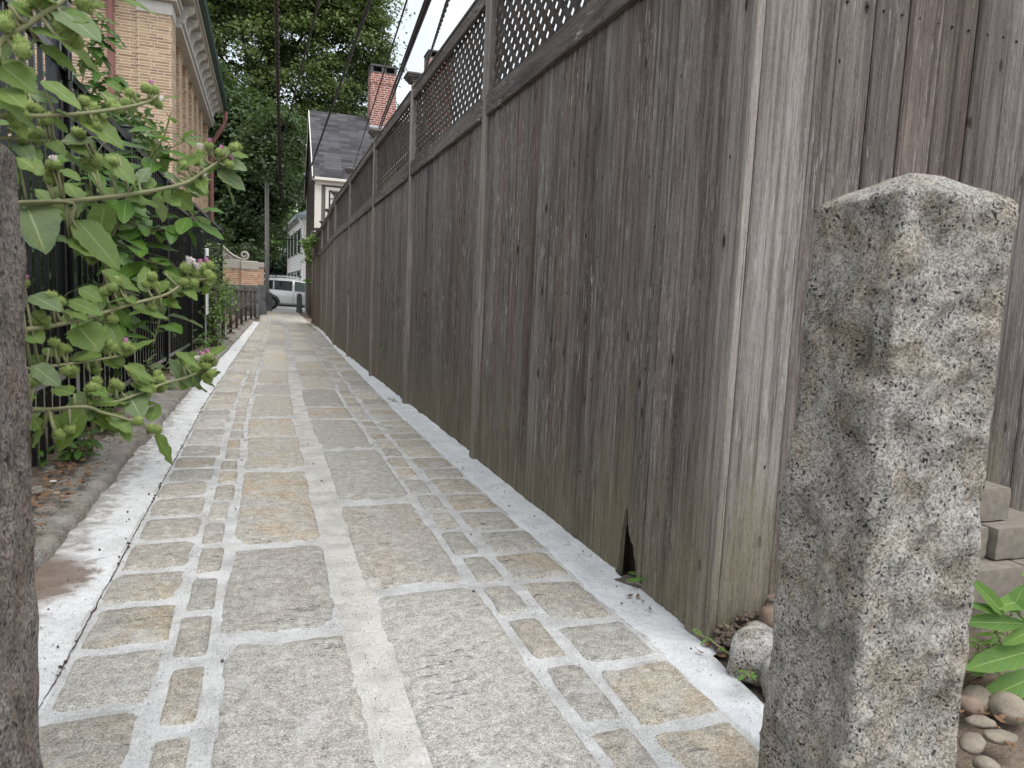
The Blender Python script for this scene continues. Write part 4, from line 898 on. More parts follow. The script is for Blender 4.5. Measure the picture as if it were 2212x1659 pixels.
for x in (-1.25, -.05):
    mb = MB(); mb.tube([(x, -.78, 1.76), (x, .78, 1.76)], .028, 8); mb.blob((x, -.8, 1.76), (.055, .05, .06), 8, 6, 0); mb.blob((x, .8, 1.76), (.055, .05, .06), 8, 6, 0); mb.build('cross_bar', M_BLACK, car)
for x in (-1.42, 1.38):
    for s_ in (-1, 1):
        mb = MB(); c = Matrix.Translation((x, s_ * .80, .345)) @ Matrix.Rotation(R(90), 4, 'X'); mb.tube([c @ Vector((0, 0, -.125)), c @ Vector((0, 0, -.11)), c @ Vector((0, 0, .11)), c @ Vector((0, 0, .125))], [.31, .345, .345, .31], 28); wl_ = mb.build('wheel', M_TYRE, car, smooth=False)
        mb = MB(); mb.tube([c @ Vector((0, 0, -.128 )), c @ Vector((0, 0, .128))], .2, 20); mb.build('rim', M_RIM, wl_)
        mb = MB()
        aa = [(x + .42 * math.cos(t_ * math.pi / 12), .345 + .42 * math.sin(t_ * math.pi / 12)) for t_ in range(13)]; bb = [(x + .36 * math.cos(t_ * math.pi / 12), .345 + .36 * math.sin(t_ * math.pi / 12)) for t_ in range(12, -1, -1)]
        pl = aa + bb; n_ = len(pl); y0_, y1_ = s_ * .70, s_ * .934
        vs = [(p[0], y0_, p[1]) for p in pl] + [(p[0], y1_, p[1]) for p in pl]
        mb.add(vs, [(i, (i + 1) % n_, n_ + (i + 1) % n_, n_ + i) for i in range(n_)] + [(i, i + 1, n_ - 2 - i, n_ - 1 - i) for i in range(12)] + [(n_ + i, n_ + i + 1, 2 * n_ - 2 - i, 2 * n_ - 1 - i) for i in range(12)]); mb.build('wheel_arch', M_TYRE, car)
mb = MB(); mb.box(-1.9, 1.9, -.8, .8, .2, .34); mb.build('underbody', M_TYRE, car)
car.location = (1.72, 39.3, .10); car.rotation_euler = (0, R(1.6), R(-1.5))
# ------------------------------------------------------------------ trees and shrubs
nr_ = np.random.default_rng(5)
def leaf_cloud(name, C_, N_, size, mat, parent=None, elong=1.5, fold=.25):
    """C_ (n,3) centres, N_ (n,3) normals: one folded leaf-sized blade each"""
    n = len(C_); N_ = N_ / np.maximum(1e-6, np.linalg.norm(N_, axis=1))[:, None]
    a = nr_.normal(size=(n, 3)); a -= (a * N_).sum(1)[:, None] * N_; a /= np.maximum(1e-6, np.linalg.norm(a, axis=1))[:, None]; b = np.cross(N_, a)
    s = (size * nr_.uniform(.6, 1.3, n))[:, None]
    tip, base = C_ + a * s * elong * .5, C_ - a * s * elong * .5
    l = C_ + b * s * .5 + N_ * s * fold; r = C_ - b * s * .5 + N_ * s * fold
    V = np.stack([base, r, tip, l], 1).reshape(-1, 3)
    me = bpy.data.meshes.new(name); me.vertices.add(4 * n); me.vertices.foreach_set('co', V.ravel())
    me.loops.add(6 * n); me.polygons.add(2 * n)
    idx = np.arange(n)[:, None] * 4 + np.array([0, 1, 2, 0, 2, 3])[None]
    me.loops.foreach_set('vertex_index', idx.ravel().astype('i')); me.polygons.foreach_set('loop_start', (np.arange(2 * n) * 3).astype('i'))
    me.materials.append(mat); me.update(calc_edges=True); me.validate()
    o = bpy.data.objects.new(name, me); COL.objects.link(o)
    if parent is not None: o.parent = parent; o.matrix_parent_inverse = wmat(parent).inverted()
    return o
M_BARK = plain('bark', (.085, .07, .058), .95, .4, 14., bump=.02)
def tleaf(name, top, dark): return leaf_mat(name, top, dark, under=(.12, .17, .09), trans=.28, rough=.5, use_lv=False)
L_LIND = tleaf('linden_leaf', (.165, .21, .06), (.045, .078, .024)); L_MAPLE = tleaf('maple_leaf', (.085, .13, .055), (.025, .05, .02)); L_PINE = tleaf('pine_needles', (.06, .105, .07), (.02, .045, .03))
L_MID = tleaf('street_leaf', (.17, .26, .08), (.06, .11, .04)); L_SHRUB = tleaf('shrub_leaf', (.065, .12, .03), (.02, .045, .012)); L_WEED = tleaf('weed_leaf', (.19, .29, .075), (.06, .115, .03))
def tree(name, label, cat, base, height, blobs, nclump, nleaf, size, mat, tr=.35, flat=.45, clump=1.0, group=None, drop=0., limbs=14):
    root = thing(name, label, cat, base, group); bx, by, bz = base
    # clump centres spread through the crown ellipsoids, denser near their surface
    vol = np.array([b[3] * b[4] * b[5] for b in blobs]); vol = vol ** .8 / (vol ** .8).sum(); cs = []; out = []
    for b, f in zip(blobs, vol):
        k = max(3, int(nclump * f)); d = nr_.normal(size=(k, 3)); d /= np.linalg.norm(d, axis=1)[:, None]
        r = nr_.uniform(.35, 1, k) ** .5; c = d * r[:, None] * np.array(b[3:6]) + np.array(b[:3]); cs.append(c); out.append(d)
    cs = np.concatenate(cs); out = np.concatenate(out)
    n = nleaf; w_ = nr_.integers(0, len(cs), n); cl = clump * nr_.uniform(.55, 1.3, len(cs))
    off = nr_.normal(size=(n, 3)) * np.array([.5, .5, flat * .5]) * cl[w_][:, None]
    off[:, 2] -= drop * (off[:, 0] ** 2 + off[:, 1] ** 2)
    P_ = cs[w_] + off; Nn = out[w_] * .5 + np.array([0, 0, .8]) + nr_.normal(size=(n, 3)) * .45
    leaf_cloud('crown', P_, Nn, np.full(n, size), mat, root)
    mb = MB(); rr = random.Random(int(height * 97)); top = Vector((np.mean([b[0] for b in blobs]) * .5 + bx * .5, np.mean([b[1] for b in blobs]) * .5 + by * .5, bz + height * .8))
    mid = [Vector(base).lerp(top, t_) + Vector((rr.uniform(-.2, .2), rr.uniform(-.2, .2), 0)) * (0 < t_ < 1) for t_ in (0, .02, .15, .3, .5, .75, 1)]
    mb.tube(mid, [tr * 1.5, tr * 1.15, tr, tr * .85, tr * .65, tr * .38, tr * .12], 12); mb.build('trunk', M_BARK, root, smooth=True)
    mb = MB()
    for k in range(limbs):
        t_ = cs[rr.randrange(len(cs))]; t_ = Vector(t_); f = max(.22, min(.85, (t_.z - bz) / height - .22)); s_ = Vector(base).lerp(top, f); m1 = s_.lerp(t_, .45) + Vector((rr.uniform(-.3, .3), rr.uniform(-.3, .3), rr.uniform(.1, .6)))
        mb.tube([s_, s_.lerp(m1, .5), m1, m1.lerp(t_, .5) + Vector((0, 0, .1)), t_], [tr * .4 * (1 - f * .5), tr * .3 * (1 - f * .5), tr * .2, tr * .12, .02], 7)
    mb.build('limb', M_BARK, root, smooth=True)
    return root
T_ = 'trees along the street behind the lane'
tree('linden_tree', 'large light green broadleaf tree whose drooping crown fills the top centre sky', 'tree', (-1.6, 47, .1), 20,
     [(-4.5, 45, 14.5, 3.2, 3, 3.4), (-1.2, 45, 14, 3.4, 3, 4.6), (1.8, 45, 15, 3.0, 3, 4.2), (4.6, 45.5, 16.2, 2.6, 2.6, 2.6), (6.2, 46, 15.3, 1.5, 1.8, 2.0), (5.2, 45.5, 12.6, 1.9, 2, 1.1), (3.3, 45, 11.3, 1.6, 1.8, 1.0), (6.6, 46, 11.2, .9, 1.2, 1.5), (1.2, 44.5, 10.0, 1.6, 1.8, 2.2), (-2.5, 45, 18.6, 6, 4, 2.6), (3, 46, 19, 4.5, 3.5, 2)], 520, 110000, .145, L_LIND, .5, .5, 1.0, T_, .25, 26)
tree('maple_tree', 'dark green dense maple low beside the brick building end', 'tree', (-3.2, 41, .1), 12,
     [(-3.6, 40.5, 9.6, 2.4, 2.2, 3.2), (-1.3, 40, 8.6, 2.0, 2, 2.6), (-3, 40.5, 5.2, 2.4, 2, 2.2), (-1.0, 39.6, 5.4, 1.5, 1.6, 1.8), (.35, 40, 6.3, 1.2, 1.4, 1.3), (1.1, 41, 7.2, .9, 1.1, .7), (-2, 39.8, 3.2, 1.4, 1.3, 1.1), (.9, 41, 9.2, 1.0, 1.2, 1.2), (-.1, 35.9, 6.9, 1.0, .6, 1.2), (.1, 35.8, 8.6, .9, .7, 1.1)], 460, 105000, .135, L_MAPLE, .4, .5, .85, T_, .2, 20)
tree('pine_tree', 'tall dark blue-green tree beyond the street behind the utility pole', 'tree', (.4, 72, .1), 13, [(.9, 72, 5.0, 2.2, 2.2, 2.6), (-1.4, 72, 4.2, 2.2, 2, 2.2), (.2, 72, 8.4, 1.6, 1.6, 2.6), (1.6, 72, 2.2, 1.6, 1.5, 1.8)], 130, 15000, .26, L_PINE, .35, .4, 1.0, T_)
tree('street_tree', 'pale green tree beyond the street, left of the white house', 'tree', (-1.0, 62, .1), 10, [(-.6, 62, 5.5, 1.8, 1.6, 1.8), (-2.6, 62, 4.6, 2, 1.6, 2.2), (.9, 63, 7.0, 1.1, 1, 1.3)], 90, 9000, .24, L_MID, .25, .45, .95, T_)
tree('street_tree', 'thin grey-green tree crown rising above the white house roof', 'tree', (4.4, 66, .1), 13, [(3.4, 66, 10.4, 1.6, 1.5, 2.4), (4.8, 66, 9, 2, 1.6, 2), (2.9, 66, 7.6, .9, 1, 1.2)], 60, 4500, .25, L_MAPLE, .25, .45, 1.1, T_)
def shrub(name, label, cat, base, blobs, ncl, nleaf, size, mat, stems=6, clump=.22, group=None, upn=.7, extra=None):
    root = thing(name, label, cat, base, group); cs = []; out = []
    vol = np.array([b[3] * b[4] * b[5] for b in blobs]); vol = vol / vol.sum()
    for b, f in zip(blobs, vol):
        k = max(3, int(ncl * f)); d = nr_.normal(size=(k, 3)); d /= np.linalg.norm(d, axis=1)[:, None]
        cs.append(d * (nr_.uniform(.2, 1, k) ** .5)[:, None] * np.array(b[3:6]) + np.array(b[:3])); out.append(d)
    cs = np.concatenate(cs); out = np.concatenate(out); w_ = nr_.integers(0, len(cs), nleaf)
    P_ = cs[w_] + nr_.normal(size=(nleaf, 3)) * clump * np.array([.5, .5, .4]); P_[:, 2] = np.maximum(P_[:, 2], base[2] + .02)
    leaf_cloud('foliage', P_, out[w_] * .6 + np.array([0, 0, upn]) + nr_.normal(size=(nleaf, 3)) * .5, np.full(nleaf, size), mat, root, 1.7)
    mb = MB(); rr = random.Random(int(base[1] * 31))
    for k in range(stems):
        t_ = Vector(cs[rr.randrange(len(cs))]); b_ = Vector(base) + Vector((rr.uniform(-.1, .1), rr.uniform(-.1, .1), -.03)); mb.tube([b_, b_.lerp(t_, .5) + Vector((0, 0, .12)), t_], [.012, .008, .003], 6)
    mb.build('stem', M_BARK, root, smooth=True); return root
SG = 'shrubs growing behind the iron railings'
shrub('shrub', 'dark shrub filling the gaps behind the iron gate', 'shrub', (-1.9, 3.6, .05), [(-1.75, 3.3, 1.1, .35, 1.2, 1.1), (-1.7, 4.6, 1.3, .35, .7, 1.2)], 160, 9000, .06, L_SHRUB, 8, .3, SG)
shrub('shrub', 'dark shrub pressed behind the railings left of the capped post', 'shrub', (-1.8, 6.4, .05), [(-1.5, 5.9, 1.0, .28, .9, 1.0), (-1.55, 7.2, 1.15, .28, .8, 1.15), (-1.5, 6.6, 2.15, .25, .7, .3)], 200, 11000, .055, L_SHRUB, 8, .26, SG)
shrub('shrub', 'small-leaved dark shrub topping the railings in front of the brick wall', 'shrub', (-1.7, 9.3, .05), [(-1.45, 8.8, 1.1, .26, 1.0, 1.1), (-1.5, 10.4, 1.2, .26, 1.0, 1.2), (-1.42, 8.9, 2.45, .2, .8, .5)], 220, 12000, .055, L_SHRUB, 8, .24, SG)
shrub('shrub', 'dark shrub behind the far railings next to the ball finial', 'shrub', (-1.7, 13.5, .05), [(-1.4, 12.8, 1.0, .26, 1.5, 1.0), (-1.4, 15.4, 1.0, .26, 1.5, 1.0)], 160, 8000, .06, L_SHRUB, 8, .26, SG)
shrub('weedy_shrub', 'bright green weedy bush growing through the end of the iron railings', 'bush', (-.86, 12.9, .05), [(-.84, 12.9, .55, .10, .38, .55), (-.80, 13.6, .85, .12, .4, .45), (-.76, 14.4, .95, .12, .4, .3), (-.86, 12.7, 1.3, .07, .25, .4), (-.84, 13.1, 1.65, .05, .2, .25)], 150, 2000, .036, L_WEED, 20, .22, None)
shrub('hedge_bush', 'dark green bush behind the brick pier beside the utility pole', 'bush', (-.9, 34.9, .05), [(-1.2, 35.0, 1.6, .8, .4, 1.3), (-.95, 35.1, 2.5, .55, .4, .6), (-1.9, 35, 2.6, .8, .5, 1.1)], 110, 8000, .11, L_MAPLE, 8, .4)
shrub('climbing_vine', 'loose green vine climbing the corner of the shingled house', 'vine', (1.72, 29.9, .05), [(1.66, 29.8, 2.5, .1, .12, .4), (1.52, 29.8, 2.95, .14, .12, .2), (1.66, 29.8, 1.5, .07, .1, .2)], 40, 190, .12, L_WEED, 9, .25)
shrub('climbing_vine', 'sprig of bright leaves poking over the far fence lattice', 'vine', (1.47, 22.4, 2.2), [(1.36, 22.6, 2.62, .10, .32, .06), (1.38, 23.4, 2.62, .1, .3, .05)], 26, 170, .10, L_WEED, 7, .16)
# ------------------------------------------------------------------ modelled leaves
def leaf_shape(mb, base, tip, width, nrm, prof='ovate', cup=.18, droop=.12, wavy=.06, seed=0, nu=9, nv=6, lvl=None):
    base, tip = Vector(base), Vector(tip); ax = tip - base; L = ax.length; ax.normalize(); nrm = Vector(nrm); nrm = (nrm - ax * nrm.dot(ax)); nrm = nrm.normalized() if nrm.length > 1e-6 else ax.orthogonal().normalized()
    sd = nrm.cross(ax); vs = []; lv = []
    for i in range(nu + 1):
        t_ = i / nu
        if prof == 'cordate': wv = (min(1, t_ * 5.5) ** .5) * (1 - t_) ** .62 * (1 + .15 * math.sin(t_ * 3)) * 1.02
        elif prof == 'lance': wv = math.sin(math.pi * min(1, t_ * .94 + .03)) ** .8
        elif prof == 'obov': wv = (t_ ** .9) * (1 - t_ ** 5) * 1.25
        elif prof == 'maple': wv = [.15, .75, 1.0, .6, .9, .62, .34, .5, .25, .02][min(9, round(t_ * 9))]
        else: wv = (t_ ** .45) * (1 - t_) ** .75 * 1.75
        for j in range(nv + 1):
            u = -1 + 2 * j / nv; wob = wavy * math.sin(t_ * 17 + seed + u * 2) * abs(u)
            back = (-.14 * L * max(0, abs(u) - .2) if (prof == 'cordate' and i <= 1) else 0)
            h = cup * abs(u) * wv * width * .5 * (1 - t_ * .3) + wob * width * .5 - droop * L * t_ * t_
            vs.append(base + ax * (t_ * L + back) + sd * (u * wv * width * .5 * (1 + .07 * math.sin(t_ * 40 + seed) * abs(u))) + nrm * h); lv.append((u, t_, 0))
    fs = [(i * (nv + 1) + j, (i + 1) * (nv + 1) + j, (i + 1) * (nv + 1) + j + 1, i * (nv + 1) + j + 1) for i in range(nu) for j in range(nv)]
    mb.add(vs, fs); mb.lv = getattr(mb, 'lv', []); mb.lv += lv
def build_leaf(mb, name, mat, parent):
    o = mb.build(name, mat, parent, smooth=True); lv = mb.lv + [(1, .5, 0)] * (len(mb.v) - len(mb.lv))
    at = o.data.attributes.new('lv', 'FLOAT_VECTOR', 'POINT'); at.data.foreach_set('vector', np.array(lv, 'f').ravel()); return o
L_BURD = leaf_mat('burdock_leaf', (.15, .22, .045), (.055, .105, .025), (.25, .31, .22), (.25, .33, .15), .28, .55)
L_BURP = leaf_mat('burdock_leaf_pale', (.13, .18, .08), (.085, .13, .055), (.28, .33, .25), (.27, .33, .21), .22, .6)
L_POKE = leaf_mat('pokeweed_leaf', (.10, .20, .03), (.045, .105, .016), (.16, .24, .10), (.20, .30, .08), .32, .38)
L_GRAPE = leaf_mat('vine_leaf', (.085, .175, .03), (.03, .075, .015), (.17, .24, .13), (.16, .26, .07), .32, .42)
L_HICK = leaf_mat('broad_leaflet', (.13, .25, .045), (.07, .16, .03), (.2, .3, .12), (.30, .42, .14), .35, .6)
M_STEM = plain('green_stem', (.19, .19, .10), .7, .2, 40.); M_BUR = plain('bur_green', (.12, .17, .042), .7, .25, 60.); M_PINK = plain('thistle_pink', (.55, .23, .40), .7, .2, 60.); M_WFL = plain('dry_white_tuft', (.74, .68, .66), .8, .1, 60.)
# burdock: flowering stalks arching out from behind the cut-off bollard
burdock = thing('burdock_plant', 'tall burdock with green burs, pink tufts and broad leaves beside the cut-off bollard', 'plant', (-.80, 1.45, .0))
def bur_mesh(flower):
    mb = MB(); rr = random.Random(3 + flower); rad = .0098
    mb.blob((0, 0, 0), (rad, rad, rad * 1.05), 14, 10, .04)
    for k in range(150):
        z = rr.uniform(-.85, 1); ph = rr.uniform(0, 6.283); q = math.sqrt(1 - z * z); n_ = Vector((q * math.cos(ph), q * math.sin(ph), z)); t_ = n_.orthogonal().normalized() * .0007; b_ = n_.cross(t_).normalized() * .0007
        p = n_ * rad * .95; e = n_ * (rad + rr.uniform(.003, .0062)) + Vector((0, 0, .0012)); mb.cur = 2; mb.add([p + t_, p - t_ * .5 + b_, p - t_ * .5 - b_, e], [(0, 1, 3), (1, 2, 3), (2, 0, 3)]); mb.cur = 0
    if flower:
        mb.cur = 1
        for k in range(90):
            ph = rr.uniform(0, 6.283); sp = rr.uniform(0, .0062 if flower == 1 else .012) ; p0 = Vector((math.cos(ph) * sp * .35, math.sin(ph) * sp * .35, rad * .7)); p1 = Vector((math.cos(ph) * sp, math.sin(ph) * sp, rad * (1.75 if flower == 1 else 2.0) + rr.uniform(0, .004))); s_ = Vector((-math.sin(ph), math.cos(ph), 0)) * .0006
            mb.add([p0 - s_, p0 + s_, p1 + s_ * 1.6, p1 - s_ * 1.6], [(0, 1, 2, 3)])
    return mb
M_SPK = plain('bur_hooks', (.27, .325, .105), .7, .2, 60.)
B0 = bur_mesh(0).build('bur', [M_BUR, M_PINK, M_SPK]); B1 = bur_mesh(1).build('bur', [M_BUR, M_PINK, M_SPK]); B2 = bur_mesh(2).build('bur', [M_BUR, M_WFL, M_SPK])
for b_ in (B0, B1, B2):
    for p in b_.data.polygons: p.use_smooth = True
protos = [B0, B1, B2]; first = [True, True, True]; NB = [0]
def bur(branch, p, kind=0, sc=1., tilt=None):
    o = protos[kind]
    if not first[kind]: o = o.copy(); COL.objects.link(o)
    first[kind] = False; NB[0] += 1
    o.parent = branch; o.matrix_parent_inverse = wmat(branch).inverted(); o.location = p; o.scale = (sc,) * 3
    o.rotation_euler = (rng.uniform(-.5, .5), rng.uniform(-.4, .6), rng.uniform(0, 6)) if tilt is None else tilt
CAMP = Vector((0, 0, CAM_H))
STALK = [Vector((-.80, 1.45, 0)), Vector((-.76, 1.47, .5)), Vector((-.72, 1.46, 1.0)), Vector((-.70, 1.42, 1.45)), Vector((-.66, 1.38, 1.75))]
mb = MB(); mb.tube(STALK, [.014, .012, .011, .009, .006], 10); mb.build('stem', M_STEM, burdock, smooth=True)
def branch(pts, Y0, Y1, r_, burs, leaves):
    n = len(pts); P_ = [atY(x, y, Y0 + (Y1 - Y0) * i / max(1, n - 1)) for i, (x, y) in enumerate(pts)]
    z = P_[0].z - .12; k = min(len(STALK) - 2, max(0, int(z / .5))); a = STALK[k].lerp(STALK[k + 1], max(0, min(1, (z - STALK[k].z) / (STALK[k + 1].z - STALK[k].z))))
    P_ = [a, a.lerp(P_[0], .5) + Vector((0, 0, .02))] + P_; m_ = len(P_)
    # smooth the stem
    Q = []
    for i in range(m_ - 1):
        p0, p1, p2, p3 = P_[max(0, i - 1)], P_[i], P_[i + 1], P_[min(m_ - 1, i + 2)]
        for s_ in range(5):
            t_ = s_ / 5; Q.append(.5 * ((2 * p1) + (p2 - p0) * t_ + (2 * p0 - 5 * p1 + 4 * p2 - p3) * t_ * t_ + (3 * p1 - p0 - 3 * p2 + p3) * t_ ** 3))
    Q.append(P_[-1]); mb = MB(); mb.tube(Q, [r_ * (1.1 - .65 * i / len(Q)) for i in range(len(Q))], 8)
    def near(p):
        return min(Q[6:], key=lambda q: (q - p).length)
    for bx in burs:
        p = atY(bx[0], bx[1], Y0 + (Y1 - Y0) * min(1, max(0, (bx[0] - pts[0][0]) / max(30, pts[-1][0] - pts[0][0])))) ; p = p + Vector((0, rng.uniform(-.015, .015), 0)); q = near(p)
        if (p - q).length > .012: mb.tube([q, q.lerp(p, .5) + Vector((0, 0, -.004)), p], [.0028, .0024, .0022], 6)
        bx_ = (p, bx[2] if len(bx) > 2 else 0, bx[3] if len(bx) > 3 else 1.); bl_.append(bx_)
    for lf in leaves:
        (b0, b1), (t0, t1), wd = lf[0], lf[1], lf[2]; pale = lf[3] if len(lf) > 3 else 0; pr = lf[4] if len(lf) > 4 else 'ovate'; tw = lf[5] if len(lf) > 5 else 0.
        yb = Y0 + (Y1 - Y0) * min(1.1, max(-.1, (b0 - pts[0][0]) / max(30, pts[-1][0] - pts[0][0]))) ; dy = rng.uniform(-.05, .05)
        pb, pt = atY(b0, b1, yb + .012), atY(t0, t1, yb + dy); q = near(pb)
        if (pb - q).length > .008: mb.tube([q, q.lerp(pb, .5), pb], [.0026, .0022, .0018], 6)
        nrm = (CAMP - pb).normalized() * .75 + Vector((tw, -.1, .75 + rng.uniform(-.2, .2)))
        lfs.append((pb, pt, wd / F * yb * 1.12, nrm, pr, pale))
    br = mb.build('branch', M_STEM, burdock, smooth=True)
    for (p, kd, sc) in bl_:
        if kd == 1 and rng.random() < .3: kd = 0
        if kd or rng.random() < .85: bur(br, p, kd, sc * .84)
    for (pb, pt, wd, nrm, pr, pale) in lfs:
        lm = MB(); leaf_shape(lm, pb, pt, wd, nrm, pr, rng.uniform(.12, .3), rng.uniform(.02, .16), rng.uniform(.04, .10), rng.random() * 9, 11, 8); build_leaf(lm, 'leaf', L_BURP if pale else L_BURD, br)
    for k in range(max(3, len(leaves) // 2)):
        q = Q[rng.randrange(8, len(Q))]; dv = Vector((rng.uniform(-.5, 1), rng.uniform(-.2, 1), rng.uniform(-.75, .55))).normalized(); L_ = rng.uniform(.045, .09); pb = q + dv * .018 + Vector((0, .02, 0))
        lm = MB(); leaf_shape(lm, pb, pb + dv * L_, L_ * rng.uniform(.5, .75), Vector((rng.uniform(-.4, .4), -.5, .8)), rng.choice(['ovate', 'ovate', 'cordate']), .2, .12, .08, rng.random() * 9, 11, 8); build_leaf(lm, 'leaf', L_BURD, br)
    bl_.clear(); lfs.clear()
bl_, lfs = [], []
c3 = lambda x, y, s_=9, k=(0, 0, 0): [(x, y, k[0]), (x + s_ * 1.5, y - s_, k[1]), (x + s_ * .7, y + s_ * 1.5, k[2])]
branch([(-40, 150), (0, 92), (75, 43), (132, 4), (190, -40)], 1.02, 1.05, .0052,
       c3(28, 20, 10) + c3(8, 45, 9) + c3(140, 66, 11) + [(165, 92), (150, 100)] + [(182, 6, 2, 1.3), (44, 96), (66, 104), (55, 118), (70, -4), (96, 8)],
       [((75, 40), (20, 5), 40), ((100, 30), (190, 42), 52), ((60, 60), (150, 82), 34), ((120, 15), (215, 78), 60, 1), ((0, 140), (78, 196), 62), ((0, 190), (50, 222), 56), ((40, 70), (-10, 20), 40), ((80, 90), (35, 120), 30), ((30, 90), (-6, 128), 44), ((110, 5), (60, -30), 50), ((150, -8), (230, 10), 44)])
branch([(-30, 254), (0, 251), (146, 248), (252, 235), (316, 221), (340, 205)], 1.38, 1.5, .0046,
       c3(20, 247, 10) + c3(46, 236, 9) + [(92, 246), (80, 236), (100, 258), (185, 222), (200, 230), (192, 240)] + c3(205, 262, 9) + [(282, 205), (290, 218), (276, 226), (318, 196), (332, 195, 1, 1.05), (328, 215), (340, 222, 2, .9), (255, 240), (243, 228)],
       [((92, 174), (174, 222), 36), ((62, 204), (128, 220), 30, 1), ((168, 240), (270, 314), 52), ((112, 252), (148, 288), 20), ((218, 200), (268, 232), 24), ((160, 262), (130, 230), 26), ((262, 196), (230, 176), 22), ((300, 216), (278, 250), 26), ((0, 235), (40, 214), 40), ((30, 262), (60, 300), 34)])
branch([(-20, 300), (34, 300), (90, 304), (140, 307), (200, 296)], 1.42, 1.52, .0034,
       [(62, 290), (75, 300), (82, 288), (45, 300), (95, 262), (105, 256), (110, 268), (165, 286), (176, 292), (205, 340), (192, 348), (212, 354), (200, 362)],
       [((134, 304), (202, 300), 36, 1), ((40, 312), (66, 336), 40, 1), ((100, 300), (140, 330), 34), ((60, 318), (92, 342), 26), ((150, 310), (190, 330), 26)])
branch([(-20, 446), (42, 440), (140, 435), (280, 420), (392, 398), (437, 372), (470, 350)], 1.55, 1.72, .0062,
       [(90, 365), (104, 374), (112, 358), (118, 372), (126, 360, 2), (104, 388), (192, 348), (204, 352), (198, 362), (250, 330, 1), (258, 340), (246, 352), (240, 360)] + [(432, 330, 2), (440, 345), (424, 350), (452, 318, 1), (478, 312), (490, 322), (474, 332, 1), (505, 322, 1), (512, 316, 0), (484, 350), (496, 358), (505, 352, 1), (440, 392, 2), (430, 388), (415, 370), (400, 360)],
       [((40, 340), (92, 376), 50, 0, 'ovate', .2), ((132, 366), (172, 384), 26), ((230, 334), (290, 392), 48), ((300, 395), (322, 358), 30, 1), ((372, 418), (420, 452), 52), ((378, 368), (442, 328), 34), ((440, 318), (400, 300), 22), ((470, 326), (540, 334), 34), ((478, 350), (532, 362), 38, 1), ((470, 368), (532, 408), 40, 1), ((436, 378), (470, 352), 24), ((396, 402), (362, 372), 48, 1), ((404, 396), (452, 420), 30), ((420, 376), (445, 412), 30), ((90, 432), (80, 470), 26), ((120, 428), (128, 398), 24), ((300, 416), (280, 386), 30), ((250, 424), (210, 404), 34), ((60, 452), (100, 540), 88, 1, 'cordate', .1), ((165, 474), (258, 572), 62), ((150, 520), (106, 506), 30, 1), ((155, 512), (205, 550), 44), ((168, 540), (210, 556), 40), ((350, 420), (390, 444), 34), ((330, 408), (300, 372), 34)])
branch([(140, 435), (155, 470), (168, 500), (185, 540)], 1.6, 1.62, .004, [(198, 540), (206, 552), (196, 562), (232, 566, 2)], [])
branch([(40, 715), (106, 705), (182, 688), (280, 658), (361, 635), (410, 600)], 1.45, 1.62, .0052,
       [(116, 640), (124, 652), (118, 662), (88, 680), (100, 690), (110, 684), (76, 694), (96, 702), (236, 626), (246, 622), (228, 630), (252, 634), (322, 606), (330, 598), (316, 614), (334, 616), (258, 604), (250, 608), (232, 684), (244, 690), (336, 650), (345, 660), (328, 664), (404, 580, 2, 1.25), (426, 590, 2, 1.15), (436, 578, 1), (452, 574, 1), (448, 592), (440, 600), (458, 600, 1), (410, 604), (398, 610), (420, 612)],
       [((220, 584), (304, 628), 36), ((150, 650), (218, 674), 34), ((144, 668), (188, 688), 26), ((66, 638), (132, 666), 46, 1), ((52, 708), (92, 742), 48), ((168, 704), (216, 756), 78), ((282, 660), (366, 686), 24), ((358, 620), (404, 634), 46, 1, 'cordate'), ((356, 590), (392, 598), 22), ((338, 630), (366, 606), 28), ((170, 624), (222, 650), 34), ((232, 656), (262, 640), 22), ((270, 640), (290, 650), 22), ((420, 600), (462, 614), 30, 1), ((440, 606), (452, 636), 40), ((396, 622), (424, 640), 24), ((370, 650), (382, 660), 20), ((210, 640), (190, 610), 26), ((362, 640), (376, 664), 30)])
branch([(40, 800), (126, 789), (224, 775), (280, 764)], 1.45, 1.55, .0038,
       [(120, 740), (132, 752), (126, 762), (144, 754), (110, 750), (236, 744, 1), (244, 752), (232, 758), (250, 760, 2), (276, 748, 1), (282, 756, 1), (270, 760), (192, 752, 2), (44, 600, 1), (52, 612, 1, .9), (146, 800), (154, 808), (160, 798), (205, 798), (196, 802)],
       [((152, 772), (216, 764), 30), ((220, 776), (262, 792), 28), ((120, 770), (92, 750), 26), ((244, 762), (268, 792), 26), ((90, 790), (60, 770), 36), ((180, 780), (220, 808), 34), ((262, 766), (276, 746), 24)])
branch([(30, 890), (70, 884), (125, 884), (224, 873), (275, 860), (355, 828), (394, 818), (440, 800)], 1.38, 1.6, .0046,
       [(206, 826), (212, 840), (200, 836), (250, 828), (256, 838), (244, 842), (340, 812), (348, 820), (336, 826), (352, 834), (344, 842), (330, 838), (62, 820), (72, 826), (52, 828), (440, 778, 1), (452, 770, 1), (446, 790), (460, 784, 1), (468, 796, 1), (456, 806), (444, 812), (432, 800), (424, 808), (450, 820), (430, 790, 2)],
       [((70, 790), (132, 834), 46, 1), ((200, 872), (126, 906), 66, 1, 'cordate'), ((278, 852), (306, 902), 58, 1, 'cordate'), ((268, 790), (338, 820), 20), ((284, 826), (330, 844), 24), ((394, 826), (372, 776), 36, 1), ((406, 800), (430, 834), 56, 1, 'cordate'), ((440, 824), (466, 832), 26), ((380, 760), (432, 790), 18), ((186, 836), (232, 850), 32), ((160, 850), (110, 838), 36), ((196, 864), (206, 838), 22), ((310, 846), (292, 820), 22), ((455, 815), (474, 802), 18), ((412, 812), (390, 842), 32), ((400, 790), (384, 768), 22)])
